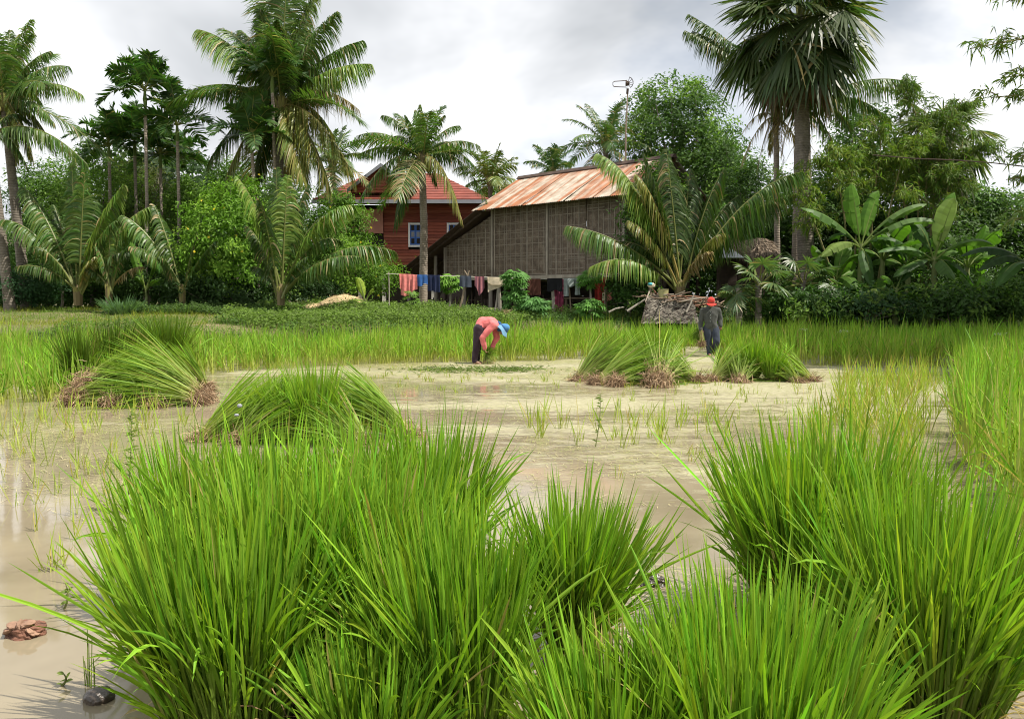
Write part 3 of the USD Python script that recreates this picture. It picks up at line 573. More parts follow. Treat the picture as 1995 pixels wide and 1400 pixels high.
# roofs: courses of tiles
def slope(e0, e1, t0, t1, n, name='tile_course', lift=.06):
    e0, e1, t0, t1 = (np.asarray(v, float) for v in (e0, e1, t0, t1))
    for i in range(n):
        u0, u1 = i / n, (i + 1.12) / n
        p = [e0 + (t0 - e0) * u0, e1 + (t1 - e1) * u0, e1 + (t1 - e1) * min(u1, 1), e0 + (t0 - e0) * min(u1, 1)]
        up0, up1 = np.array([0, 0, lift]), np.array([0, 0, lift * .35])
        obj(name, hexa([p[0], p[1], p[2], p[3], p[0] + up0, p[1] + up0, p[2] + up1, p[3] + up1]), 'red_tile', red)
EZR = 6.75
slope((-10.6, 44.9, EZR), (-1.2, 44.9, EZR), (-8.2, 49.2, 8.75), (-4.4, 49.2, 8.75), 11)
slope((-1.2, 44.92, EZR), (-1.2, 53.5, EZR), (-4.4, 49.2, 8.75), (-4.4, 49.3, 8.75), 11)
slope((-10.6, 53.5, EZR), (-10.6, 44.92, EZR), (-8.2, 49.3, 8.75), (-8.2, 49.2, 8.75), 11)
obj('eave_board', box((-10.65, 44.82, EZR - .2), (-1.15, 44.9, EZR - .01)), 'grey_board', red)
obj('soffit', box((-10.5, 44.91, EZR - .12), (-1.25, 46.1, EZR - .04)), 'dark_wood', red)
# front gable
GX, GL, GR_, GZ, GE = -6.95, -8.75, -5.15, 8.62, 7.28
GY = 45.25
k = 0; z = GE - .12
while z < GZ - .2:
    f0 = max(0, (z - GE) / (GZ - GE)); h = (GR_ - GL) / 2 * (1 - f0) - .12
    if h > .08: obj('gable_plank', hexa([(GX - h, GY - .02, z), (GX + h, GY - .02, z), (GX + h, GY + .1, z), (GX - h, GY + .1, z), (GX - h * .93, GY + .01, z + .157), (GX + h * .93, GY + .01, z + .157), (GX + h * .93, GY + .1, z + .157), (GX - h * .93, GY + .1, z + .157)]), 'red_planks', red)
    z += .165
for s, ex in ((-1, GL), (1, GR_)):
    slope(*(((ex, GY - .35, GE), (ex, 49, GE), (GX, GY - .35, GZ), (GX, 49, GZ)) if s > 0 else ((ex, 49, GE), (ex, GY - .35, GE), (GX, 49, GZ), (GX, GY - .35, GZ))), 6, 'gable_tile_course')
    obj('barge_board', hexa([(ex, GY - .42, GE - .16), (ex, GY - .36, GE - .16), (GX, GY - .36, GZ - .16), (GX, GY - .42, GZ - .16), (ex, GY - .42, GE + .04), (ex, GY - .36, GE + .04), (GX, GY - .36, GZ + .04), (GX, GY - .42, GZ + .04)]), 'grey_board', red)

# ---------------------------------------------------------------- thatched hut and tin lean-to on the right, white wall on the far left
hut = thing('thatched_hut', 'small hut with a ragged brown thatch roof and a pale tin lean-to sheet', 'hut', at(1440, 600, 34))
th = []
tl, tr = at(1385, 468, 34.5), at(1500, 478, 33.5)
for i in range(2600):
    u = r5.random(); v = r5.random(); p = tl * (1 - u) + tr * u + np.array([0, .2 - 1.1 * v, .22 - .62 * v ** 1.2 + .08 * math.sin(u * 9)])
    th.append((p, unit(np.array([r5.normal(.15, .3), -.75, -.55 + r5.normal(0, .15)]))))
obj('thatch', ribbons(np.array([q[0] for q in th]), np.array([q[1] for q in th]), r5.uniform(.3, .7, len(th)), .03, r5.uniform(0, .4, len(th)), 3, cb=(.33, .26, .19), ct=(.25, .20, .15), tint=r5.uniform(.5, 1.3, len(th)), r=r5), 'coloured', hut, kind='stuff')
obj('roof_core', hexa([tl + [0, .3, 0], tr + [0, .3, 0], tr + [0, -.75, -.52], tl + [0, -.75, -.52], tl + [0, .3, .1], tr + [0, .3, .1], tr + [0, -.75, -.42], tl + [0, -.75, -.42]]), 'dark_wood', hut)
plain('old_tin', (.42, .44, .47), .45, .2, 4, metallic=.3)
c = [at(1352, 460, 33.2), at(1395, 465, 33.6), at(1450, 503, 32.6), at(1392, 502, 32.2)]
obj('tin_sheet', hexa(c + [p + np.array([0, 0, .03]) for p in c]), 'old_tin', hut)
for px, Y in ((1400, 33), (1440, 33.4), (1492, 33.2), (1405, 34.6), (1488, 34.6)):
    obj('post', tube([at(px, 618, Y), at(px, 495, Y)], [.09, .08], 8), 'dark_wood', hut)
obj('dark_wall', box(at(1396, 600, 34.4), at(1500, 492, 34.5)), 'dark_wood', hut)
shed = thing('white_shed', 'white washed wall of a shed glimpsed behind the left edge palms', 'shed', at(0, 600, 40))
obj('wall', box(at(-60, 600, 40), at(16, 480, 40.2)), 'white_paint', shed)
obj('roof', hexa([at(-70, 480, 39.5), at(24, 480, 39.5), at(24, 470, 43), at(-70, 470, 43), at(-70, 477, 39.5), at(24, 477, 39.5), at(24, 467, 43), at(-70, 467, 43)]), 'dark_iron', shed)

# ---------------------------------------------------------------- aerial, power line
ae = thing('television_aerial', 'thin television aerial with a loop and a curved comb on a tall rusty pole', 'aerial', at(1220, 590, 45))
def fl3(*pp): return [at(px, py, 45) for px, py in pp]
obj('pole', tube(fl3((1217, 600), (1219, 260), (1223, 178)), [.055, .045, .03], 7), 'wood', ae)
obj('loop', tube(fl3((1220, 170), (1196, 169), (1194, 166), (1194, 161), (1197, 159), (1222, 157)), .022, 5), 'dark_iron', ae)
obj('hub', tube(fl3((1219, 163), (1226, 163)), [.14, .11], 8), 'dark_iron', ae)
obj('mast_clamp', tube(fl3((1222, 183), (1223, 173)), [.07, .07], 6), 'dark_iron', ae)
arc = [(1222 + 11.5 * math.cos(a), 161 - 11.5 * math.sin(a)) for a in np.linspace(-1.0, 1.15, 9)]
obj('reflector_arc', tube(fl3(*arc), .018, 5), 'dark_iron', ae)
for px, py in arc: obj('rod', tube([at(px, py, 44.7), at(px + .5, py, 45.3)], .02, 5), 'dark_iron', ae)
for px, py in arc[::2]: obj('spoke', tube([at(1223, 163, 45), at(px, py, 45)], .014, 5), 'dark_iron', ae)
obj('cable', tube([at(px, py, Y) for px, py, Y in ((1700, 302, 31), (1780, 309, 30), (1860, 312, 29), (1930, 317, 28), (2000, 325, 27), (2100, 338, 26))], .02, 5), 'dark_iron', '/World', cat='power cable', label='dark power cable slung across the bamboo at the right edge')
# ---------------------------------------------------------------- palms
def leaf_cols(n, base, r, var=.16, dry=0.0):
    c = np.asarray(base) * (1 + r.normal(0, var, (n, 1))); c[:, 0] *= 1 + r.normal(0, .15, n)
    d = r.random(n) < dry; c[d] = np.array([.30, .23, .11]) * (1 + r.normal(0, .2, (d.sum(), 1)))
    return c
def frond(P0, P1, P2, r, nl=62, Ll=.85, w=.045, hang=.5, col=(.075, .125, .022), rib=(.24, .25, .07), roll=0.0, lift=.25, dry=.04, start=.12, rr=.035, ragged=.15, spacing=0.0):
    """A feather frond along a curve: rib and two rows of leaflets."""
    n = 16; C = bez(np.asarray(P0, float), np.asarray(P1, float), np.asarray(P2, float), n)
    out = [tube(C, np.linspace(rr, .006, n), 4, rib, False)]
    t = np.linspace(start, 1, nl); t = np.clip(t + r.normal(0, .004, nl), start, 1)
    P = np.stack([np.interp(t, np.linspace(0, 1, n), C[:, k]) for k in range(3)], 1)
    T = unit(np.stack([np.interp(t, np.linspace(0, 1, n), np.gradient(C[:, k])) for k in range(3)], 1))
    S = np.cross(T, [0, 0, 1.0]); bad = np.linalg.norm(S, axis=1) < .15; S[bad] = np.cross(T[bad], [0, 1.0, .2]); S = unit(S)
    N = np.cross(S, T)
    ca, sa = math.cos(roll), math.sin(roll); S, N = S * ca + N * sa, N * ca - S * sa
    prof = np.interp(t, [start, start + .12, .45, .8, 1], [.5, .85, 1, .75, .32])
    for s in (-1, 1):
        f = np.interp(t, [0, .7, 1], [.35, .6, 1.6])[:, None]
        D = unit(S * s + T * f + N * lift + r.normal(0, ragged * .5, (nl, 3)))
        k = r.random(nl) > ragged * .35
        c = leaf_cols(nl, col, r, .14, dry)
        out.append(ribbons(P[k], D[k], (Ll * prof * (1 + r.normal(0, ragged * .6, nl)))[k], w * (.8 + .4 * r.random(k.sum())), np.clip(hang + r.normal(0, .12 + ragged * .3, k.sum()), 0, 2.5), 4, prof=LEAFLET, R=(N + r.normal(0, .25, (nl, 3)))[k], cb=c[k] * .95, ct=c[k] * 1.05, r=r))
    return join(out)
def trunk(pts, rad, parent, mat='bark', name='trunk', rings=True):
    p = np.asarray(pts, float)
    k = np.linspace(0, 1, 30); q = np.stack([np.interp(k, np.linspace(0, 1, len(p)), p[:, i]) for i in range(3)], 1)
    for i in range(2): q[1:-1] = (q[:-2] + 2 * q[1:-1] + q[2:]) / 4
    r_ = np.interp(k, np.linspace(0, 1, len(np.atleast_1d(rad))), rad) * (1 + (.05 * (np.arange(30) % 2) if rings else 0))
    return obj(name, tube(q, r_, 10), mat, parent, smooth=50)
def coconut(label, crown, base, fronds, rad, r, group=None, mat='palm_bark', Ll=.85, w=.05, hang=.5, col=(.078, .142, .026), nl=62, extra=0, length=4.5, dead=0, name='coconut_palm', nuts=0, trunk_mid=None, cat='palm tree'):
    """fronds: (tip point, arch height, hang, roll, tone) tuples; extra: number of further fronds all round."""
    crown, base = np.asarray(crown, float), np.asarray(base, float); base = base.copy(); base[2] = float(height(base[0], base[1])) - .12
    t = thing(name, label, cat, base, group)
    mid = (crown + base) / 2 if trunk_mid is None else trunk_mid
    if np.linalg.norm(crown - base) > .8: trunk([base, mid, crown - [0, 0, .1]], rad, t, mat)
    young = crown[2] - base[2] < 2.5
    hub = [tube([crown - [0, 0, .35], crown + [0, 0, .1], crown + [0, 0, .4]], [rad[-1] * 1.1, rad[-1] * (1.2 if young else 1.7), .05], 8, (.13, .105, .05))]
    for i in range(14):
        a = r.random() * 6.28; e = rad[-1] * (1.0 if young else 1.9); hub.append(tube([crown + [math.cos(a) * e * .5, math.sin(a) * e * .5, -.35 if young else -.2], crown + [math.cos(a) * e, math.sin(a) * e, .3]], [.06, .03], 4, (.20, .19, .06)))
    obj('crown_hub', join(hub), 'coloured', t)
    for tip, arch, hg, roll, tone in fronds:
        tip = np.asarray(tip, float); m = (crown + tip) / 2 + [0, 0, arch]
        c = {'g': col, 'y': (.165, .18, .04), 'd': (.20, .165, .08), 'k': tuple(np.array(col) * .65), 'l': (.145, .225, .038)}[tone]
        ln = np.linalg.norm(tip - crown)
        obj('frond', frond(crown + r.normal(0, .06, 3), m, tip, r, int(nl * 1.5 * np.clip(ln / 4, .55, 1.4)), Ll * 1.15 * np.clip(ln / 4, .5, 1.25), w * 1.1, hg * 2.1 + .3, c, roll=roll, lift=.12, start=.24 if young else .12, rr=.045 if young else .035, dry=.6 if tone == 'd' else .06, rib=(.30, .24, .08) if tone in 'yd' else (.18, .20, .06), ragged=.35 if tone == 'd' else .16), 'palm_leaf', t)
    for i in range(extra):
        a = i * 2.399 + r.random() * .5; e = np.interp(i / max(extra - 1, 1), [0, .35, .75, 1], [1.25, .75, .1, -.55]) + r.normal(0, .1)
        ln = length * r.uniform(.8, 1.1)
        d = np.array([math.cos(a) * math.cos(e), math.sin(a) * math.cos(e), math.sin(e)])
        tip = crown + d * ln + [0, 0, -ln * .28 * math.cos(e)]; m = crown + d * ln * .55 + [0, 0, ln * .12]
        c = np.array(col) * r.uniform(.75, 1.15)
        obj('frond', frond(crown + r.normal(0, .06, 3), m, tip, r, nl, Ll, w, hang * r.uniform(.6, 1.4), c, roll=r.normal(0, .3), dry=.05 if e > -.3 else .4), 'palm_leaf', t)
    for i in range(dead):
        a = r.random() * 6.28; d = np.array([math.cos(a) * .35, math.sin(a) * .35, -1])
        obj('frond', frond(crown, crown + [d[0], d[1], .1], crown + d * length * r.uniform(.5, .75), r, nl // 2, Ll * .7, w * .7, .9, (.24, .17, .085), dry=.9, rib=(.25, .17, .08), ragged=.5), 'palm_leaf', t, label='dead brown hanging frond')
    for i in range(nuts):
        a = i * 2.1; s = trimesh.creation.icosphere(2, .13); s.apply_scale([1, 1, 1.25]); s.apply_translation(crown + [math.cos(a) * .26, math.sin(a) * .26, -.28 - .1 * (i % 2)])
        obj('coconut', (s.vertices, s.faces, np.tile((.22, .20, .06), (len(s.vertices), 1))), 'coloured', t, smooth=True)
    return t
r4 = np.random.default_rng(41)
A = at
# big coconut palm left of the red house
Yb = 33.5
def fl(Y, *rows): return [(at(px, py, Y + dy), ar, hg, ro, tn) for px, py, dy, ar, hg, ro, tn in rows]
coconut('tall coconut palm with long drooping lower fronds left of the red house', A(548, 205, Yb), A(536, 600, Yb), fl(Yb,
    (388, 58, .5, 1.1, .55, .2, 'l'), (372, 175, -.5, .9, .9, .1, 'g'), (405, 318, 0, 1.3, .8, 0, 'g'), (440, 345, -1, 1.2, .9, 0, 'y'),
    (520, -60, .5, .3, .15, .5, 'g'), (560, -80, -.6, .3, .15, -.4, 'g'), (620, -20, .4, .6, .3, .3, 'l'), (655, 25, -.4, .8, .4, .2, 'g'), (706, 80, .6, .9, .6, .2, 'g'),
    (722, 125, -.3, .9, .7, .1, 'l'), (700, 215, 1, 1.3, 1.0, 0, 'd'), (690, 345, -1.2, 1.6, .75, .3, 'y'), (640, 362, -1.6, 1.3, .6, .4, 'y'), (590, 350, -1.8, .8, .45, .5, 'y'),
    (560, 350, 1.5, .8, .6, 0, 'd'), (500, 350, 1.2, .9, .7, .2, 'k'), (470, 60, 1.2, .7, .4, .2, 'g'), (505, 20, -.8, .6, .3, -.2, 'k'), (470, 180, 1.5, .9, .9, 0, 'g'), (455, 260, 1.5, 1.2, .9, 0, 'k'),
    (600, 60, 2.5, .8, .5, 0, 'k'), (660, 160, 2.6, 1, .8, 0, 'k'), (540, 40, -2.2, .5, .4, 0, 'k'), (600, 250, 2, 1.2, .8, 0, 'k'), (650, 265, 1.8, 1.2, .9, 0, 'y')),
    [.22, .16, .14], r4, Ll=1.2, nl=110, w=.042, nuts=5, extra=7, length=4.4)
# coconut palm at the left edge
Ya = 31.0
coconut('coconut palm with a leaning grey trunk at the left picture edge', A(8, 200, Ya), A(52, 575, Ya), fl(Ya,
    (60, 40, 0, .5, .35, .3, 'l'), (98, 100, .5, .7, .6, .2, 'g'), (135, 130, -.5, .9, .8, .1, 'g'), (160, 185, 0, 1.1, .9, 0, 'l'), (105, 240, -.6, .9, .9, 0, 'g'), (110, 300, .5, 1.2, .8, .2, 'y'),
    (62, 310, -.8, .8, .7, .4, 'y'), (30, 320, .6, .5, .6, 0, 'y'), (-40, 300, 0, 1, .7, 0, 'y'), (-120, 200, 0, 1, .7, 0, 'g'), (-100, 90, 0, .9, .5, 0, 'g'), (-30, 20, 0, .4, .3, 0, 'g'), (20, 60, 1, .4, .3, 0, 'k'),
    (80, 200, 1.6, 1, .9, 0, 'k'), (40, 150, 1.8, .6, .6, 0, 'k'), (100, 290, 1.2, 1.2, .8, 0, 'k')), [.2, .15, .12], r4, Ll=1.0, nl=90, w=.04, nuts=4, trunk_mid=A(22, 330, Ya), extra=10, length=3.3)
coconut('coconut palm partly hidden behind the one at the left edge', A(-20, 260, 30), A(20, 600, 30), fl(30, (55, 330, 0, 1, .8, 0, 'k'), (170, 320, 0, 1.3, .9, 0, 'g'), (150, 310, 1, 1.2, .9, 0, 'k'), (60, 240, 1, 1, .6, 0, 'k')), [.2, .15, .13], r4, nl=60)
# coconut palm in front of the red house
Yc = 38.5
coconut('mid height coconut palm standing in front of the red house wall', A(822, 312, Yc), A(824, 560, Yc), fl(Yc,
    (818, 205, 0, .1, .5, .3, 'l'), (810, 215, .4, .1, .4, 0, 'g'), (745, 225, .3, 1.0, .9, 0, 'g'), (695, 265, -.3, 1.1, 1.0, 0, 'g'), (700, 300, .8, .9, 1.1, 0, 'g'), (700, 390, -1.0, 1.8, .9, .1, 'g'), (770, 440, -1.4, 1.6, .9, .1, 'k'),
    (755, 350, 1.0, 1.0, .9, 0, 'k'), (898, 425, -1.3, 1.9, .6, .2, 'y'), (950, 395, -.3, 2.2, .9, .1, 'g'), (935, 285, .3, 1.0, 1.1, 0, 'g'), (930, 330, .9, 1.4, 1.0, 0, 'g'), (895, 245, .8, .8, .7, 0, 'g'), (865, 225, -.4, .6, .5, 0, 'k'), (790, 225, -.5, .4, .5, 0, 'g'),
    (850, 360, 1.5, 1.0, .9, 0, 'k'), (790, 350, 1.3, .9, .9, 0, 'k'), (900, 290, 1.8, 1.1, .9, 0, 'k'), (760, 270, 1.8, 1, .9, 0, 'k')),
    [.20, .17, .15], r4, Ll=1.0, nl=84, w=.04, nuts=4, mat='pale_palm_bark', trunk_mid=A(826, 440, Yc), extra=8, length=3.2)
# big young coconut right of the bamboo house
Yg = 29.6
coconut('young coconut palm with arching fronds before the right end of the bamboo house', A(1325, 566, Yg), A(1318, 618, Yg), fl(Yg,
    (1165, 300, .3, 1.9, .55, .2, 'l'), (1105, 440, -.5, .9, .8, .1, 'g'), (1150, 520, -1.0, 1.25, .7, .1, 'l'), (1298, 290, .8, .5, .6, .5, 'k'), (1255, 300, .4, .8, .6, -.3, 'k'), (1240, 340, -.2, 1.3, .8, .3, 'y'), (1225, 430, -.4, .9, .5, .2, 'y'),
    (1410, 330, .9, 1.0, .9, .1, 'k'), (1562, 335, .2, 1.7, .9, .1, 'g'), (1540, 380, .8, 1.3, .9, 0, 'g'), (1410, 455, -.5, .9, .7, .2, 'y'), (1385, 490, -.6, .7, .4, .3, 'd'), (1440, 380, 1.2, 1.1, .8, 0, 'k'), (1345, 330, 1.6, .7, .6, 0, 'k'), (1225, 350, 1.4, 1.2, .8, 0, 'k'), (1290, 380, 1.2, .6, .6, 0, 'k'), (1460, 420, 1.4, 1.1, .8, 0, 'k'), (1210, 470, .9, .9, .7, 0, 'k')),
    [.2, .18, .16], r4, Ll=.95, nl=84, w=.045, name='young_coconut_palm')
# young palm with a thick foot left of the hay mounds
Yh = 29.0
coconut('young coconut palm with a split brown foot in front of the flowering bushes', A(547, 575, Yh), A(545, 630, Yh), fl(Yh,
    (462, 345, -.4, 1.25, .5, .3, 'l'), (538, 330, .5, .2, .2, .4, 'g'), (560, 345, -.2, .2, .25, -.4, 'l'), (690, 400, -.4, 1.7, .55, .2, 'l'), (665, 470, .3, 1.5, .7, .1, 'g'), (770, 490, -.3, 1.5, .7, .2, 'g'), (700, 500, -1, .9, .7, .1, 'g'), (600, 360, .8, .8, .5, 0, 'k'),
    (480, 440, .6, .8, .6, 0, 'k'), (505, 390, -.8, .6, .4, .1, 'k'), (630, 420, .9, .9, .6, 0, 'k'), (600, 500, -.9, .5, .5, 0, 'k'), (490, 520, .4, .6, .6, 0, 'k')), [.17, .14, .12], r4, Ll=.85, nl=74, w=.05, name='young_coconut_palm')
Yi = 30.0
coconut('young coconut palm with many yellow stalks in the left bushes', A(152, 576, Yi), A(155, 600, Yi), fl(Yi,
    (5, 428, -.3, 1.3, .7, .2, 'g'), (45, 365, .3, 1.1, .5, .2, 'g'), (140, 325, .4, .2, .2, .4, 'g'), (165, 335, -.3, .2, .2, -.3, 'g'), (240, 360, -.2, .9, .6, .2, 'l'), (300, 400, .4, 1.2, .8, .2, 'l'), (225, 430, -.6, .9, .8, .1, 'g'), (60, 480, -.6, .9, .8, 0, 'k'), (105, 400, .9, .6, .5, 0, 'k'), (190, 390, .9, .6, .5, 0, 'k'), (30, 520, -.8, .8, .8, 0, 'k'), (250, 490, -.8, .8, .7, 0, 'k'), (185, 500, -.9, .5, .6, 0, 'y')),
    [.16, .14], r4, Ll=.85, nl=74, w=.05, name='young_coconut_palm')
coconut('small coconut seedling palm beside the yellow stalked young palm', A(212, 570, 29.4), A(212, 592, 29.4), fl(29.4, (188, 480, 0, .5, .5, .2, 'g'), (215, 440, .3, .2, .2, .3, 'l'), (250, 480, -.2, .5, .6, .1, 'g'), (280, 520, .2, .5, .7, 0, 'd'), (235, 450, .4, .3, .3, 0, 'g'), (165, 520, .2, .4, .6, 0, 'k')), [.12, .1], r4, Ll=.6, nl=50, w=.045, name='young_coconut_palm')
coconut('leaning young palm with dark broad fronds over the left side of the flowering bush', A(355, 575, 29.5), A(345, 606, 29.5), fl(29.5, (240, 420, -.2, .9, .5, .3, 'g'), (300, 400, .3, .6, .4, .2, 'k'), (255, 480, -.5, .8, .6, .1, 'g'), (395, 420, .3, .4, .4, 0, 'k'), (310, 500, -.7, .5, .6, 0, 'k'), (420, 470, -.3, .4, .5, 0, 'k')), [.12, .1], r4, Ll=.85, nl=66, w=.055, name='young_coconut_palm')
# background coconuts
for lab, px, py, Y, bz, ln, n, tone in (('small coconut palm showing over the corner of the red house roof behind the big one', 648, 318, 44, 600, 2.3, 16, (.10, .17, .04)),
        ('bushy coconut palm behind the red house between the two roofs', 955, 352, 52, 600, 2.6, 20, (.11, .15, .03)),
        ('distant coconut crown showing above the rusty roof', 1077, 335, 60, 590, 2.6, 20, (.06, .12, .035)),
        ('coconut palm behind the ridge of the rusty roof beside the aerial pole', 1180, 282, 48, 590, 2.9, 20, (.07, .13, .03))):
    coconut(lab, A(px, py, Y), A(px + 4, bz, Y), [], [.17, .14], r4, extra=n, length=ln, Ll=.75, nl=44, w=.06, col=tone, hang=.6)
# half dead coconut left of the tall fan palm, and the one with the long right frond
Yl = 34.0
coconut('sickly coconut palm with brown hanging fronds left of the tall fan palm', A(1512, 228, Yl), A(1516, 570, Yl), fl(Yl, (1447, 258, 0, .8, 1.0, 0, 'd'), (1445, 320, -.4, 1.0, .8, 0, 'd'), (1500, 300, .5, .3, .6, 0, 'd'), (1560, 300, .6, .6, .8, 0, 'd'), (1480, 190, .4, .4, .6, 0, 'y'), (1530, 170, .6, .3, .4, 0, 'g'), (1475, 330, .2, .8, .9, 0, 'd')), [.13, .11, .10], r4, Ll=.7, nl=46, w=.035, dead=2, length=2.6, mat='pale_palm_bark')
coconut('coconut palm right behind the tall fan palm with one long level frond to the right', A(1556, 215, 34.8), A(1549, 570, 34.8), fl(34.8, (1790, 165, 0, 1.3, 1.1, 0, 'g'), (1735, 235, .6, 1.5, 1.1, 0, 'g'), (1352, 62, .4, .8, .6, .1, 'k'), (1335, 60, -.3, .5, .9, .1, 'k'), (1345, 30, .3, .6, .4, 0, 'k'), (1640, 330, .3, 1.6, .9, 0, 'g'), (1600, 160, .6, .4, .5, 0, 'k'), (1520, 130, .6, .4, .5, 0, 'k'), (1500, 260, .8, .9, .9, 0, 'k'), (1660, 250, 1, 1.2, .9, 0, 'k')), [.17, .15, .14], r4, Ll=.95, nl=74, w=.045, mat='pale_palm_bark', dead=3, length=3)
# areca palms
def areca(px, py, Y, base_py, label, n=9, L0=2.0, rad=.06, mat='pale_palm_bark', dx=0, r=r4, col=(.045, .095, .022)):
    crown, base = at(px, py, Y), at(px + dx, base_py, Y); base[2] = float(height(base[0], base[1])) - .12
    t = thing('areca_palm', label, 'palm tree', base, 'slender areca palms on the left')
    trunk([base, (crown + base) / 2 + [.08, 0, 0], crown - [0, 0, .5]], [rad * 1.2, rad, rad], t, mat)
    obj('crown_shaft', tube([crown - [0, 0, .62], crown - [0, 0, .3], crown + [0, 0, .1]], [rad * 1.05, rad * 1.35, rad * .6], 8, (.12, .17, .05)), 'coloured', t, smooth=True)
    n += 5
    for i in range(n):
        a = i * 2.399 + r.random() * .7; e = np.interp(i / (n - 1), [0, .4, 1], [1.3, .75, .05]) + r.normal(0, .1); ln = L0 * r.uniform(.85, 1.1)
        d = np.array([math.cos(a) * math.cos(e), math.sin(a) * math.cos(e), math.sin(e)])
        tip = crown + d * ln + [0, 0, -ln * .35 * math.cos(e)]
        obj('frond', frond(crown, crown + d * ln * .55 + [0, 0, ln * .2], tip, r, 26, L0 * .36, .085, .25, np.array(col) * r.uniform(.8, 1.2), roll=r.normal(0, .3), lift=.45, start=.2, rr=.02, dry=.01), 'palm_leaf', t)
    return t
areca(282, 178, 33, 600, 'tallest areca palm with an orange brown trunk and a cluster of nuts', 13, 1.7)
areca(345, 245, 33.5, 600, 'areca palm right of the tallest one', 11, 1.75)
areca(212, 285, 34.5, 600, 'leftmost areca palm of the group', 11, 1.7)
areca(262, 275, 35.5, 600, 'areca palm just behind and left of the tallest trunk', 11, 1.7)
areca(312, 300, 36, 600, 'areca palm filling the gap behind the two front trunks', 10, 1.6)
areca(346, 310, 37, 600, 'lowest areca palm of the group behind the right trunk', 9, 1.5)
areca(530, 150, 32.6, 600, 'areca palm whose dark crown stands in front of the big coconut crown', 12, 1.75, dx=6)
areca(490, 268, 32.4, 600, 'lower areca palm left of the big coconut trunk', 12, 1.7, dx=14)
# fan palms
def fan(P0, P1, size, r, col, axis=None, nseg=34, arc=2.35, sag=.35, rib=(.20, .21, .06), normal=None, fold=.25):
    P0, P1 = np.asarray(P0, float), np.asarray(P1, float)
    Ax = unit(P1 - P0 + np.array([0, 0, -sag * np.linalg.norm(P1 - P0) * .5])) if axis is None else unit(axis)
    Nn = np.array([0, 0, 1.0]) if normal is None else np.asarray(normal, float)
    Nn = Nn + r.normal(0, .25, 3); B = unit(np.cross(Nn, Ax)); Nn = np.cross(Ax, B)
    th = np.linspace(-arc, arc, nseg) + r.normal(0, .015, nseg)
    D = np.cos(th)[:, None] * Ax + np.sin(th)[:, None] * B + Nn * (.12 - fold * np.abs(np.sin(th)))[:, None]
    Ls = size * (.78 + .22 * np.cos(th)) * (1 + r.normal(0, .05, nseg)); dth = 2 * arc / nseg
    c = leaf_cols(nseg, col, r, .1, .02)
    W = 2 * Ls * .5 * math.tan(dth / 2) * 1.06
    V = ribbons(np.tile(P1, (nseg, 1)), D, Ls, W, sag * r.uniform(.5, 1.2, nseg), 5, prof=([0, .5, .7, 1], [.04, 1, .7, 0]), R=np.tile(Nn, (nseg, 1)) + np.where(np.arange(nseg)[:, None] % 2, .5, -.5) * B, cb=c * .9, ct=c * 1.1, r=r)
    m = (P0 + P1) / 2 + [0, 0, .12 * np.linalg.norm(P1 - P0)]
    return join([tube(bez(P0, m, P1, 8), np.linspace(.045, .022, 8) * min(1, size), 5, rib, False), V])
def fan_palm(label, crown, base, n, size, pet, r, rad, col, elev=(1.2, -1.0), dead=0, name='fan_palm', mat='palm_bark', nseg=34, group=None):
    crown, base = np.asarray(crown, float), np.asarray(base, float); base = base.copy(); base[2] = float(height(base[0], base[1])) - .12
    t = thing(name, label, 'palm tree', base, group)
    if rad is not None:
        trunk([base, (base + crown) / 2, crown + [0, 0, .4]], rad, t, mat)
    for i in range(n):
        a = i * 2.399 + r.normal(0, .2); e = np.interp(i / (n - 1), [0, 1], elev) + r.normal(0, .12)
        d = np.array([math.cos(a) * math.cos(e), math.sin(a) * math.cos(e), math.sin(e)])
        p1 = crown + d * pet * r.uniform(.85, 1.15) + [0, 0, -.15 * pet * math.cos(e)]
        ax = unit(d + [0, 0, -.55 - .5 * (e < .2)])
        obj('leaf', fan(crown + d * .1, p1, size * r.uniform(.85, 1.12), r, np.array(col) * r.uniform(.75, 1.2), ax, nseg, sag=.42, normal=d + np.array([0, 0, .6])), 'palm_leaf', t)
    for i in range(dead):
        a = i * 2.399; d = np.array([math.cos(a) * .55, math.sin(a) * .55, -1.0])
        obj('leaf', fan(crown - [0, 0, .3], crown + d * pet * r.uniform(.55, .95), size * r.uniform(.7, .95), r, (.15, .10, .055), unit(d * [.4, .4, 1]), nseg - 8, sag=.6, normal=(math.cos(a), math.sin(a), .2), rib=(.16, .11, .06)), 'palm_leaf', t, label='dead brown hanging leaf')
    return t
fan_palm('tallest fan palm with a dark ringed trunk and a big shaggy crown at top right', A(1556, 55, 32), A(1574, 640, 32), 60, 1.75, 1.8, r4, [.34, .29, .27, .28], (.055, .085, .022), (1.3, -.75), 24, 'tall_fan_palm')
fan_palm('rounded fan palm hidden by bamboo on the right', A(1835, 275, 34), A(1800, 600, 34), 40, 1.2, 1.3, r4, [.26, .23, .22], (.075, .105, .022), (1.3, -.9), 8, 'tall_fan_palm')
for lab, px, py, Y, n, s, p in (('low fan palm shrub with stiff grey green leaves beside the thatched hut', 1478, 560, 27.8, 15, .72, .85), ('low fan palm shrub with dark pointed leaves under the tall trunk', 1565, 555, 28.6, 15, .75, .95), ('smaller fan palm shrub behind the walking person', 1440, 585, 27.6, 9, .5, .55)):
    fan_palm(lab, A(px, py, Y), A(px, 632, Y), n, s, p, r4, [.12, .1], (.085, .135, .045), (1.3, -.1), 0, 'fan_palm_shrub', nseg=24)
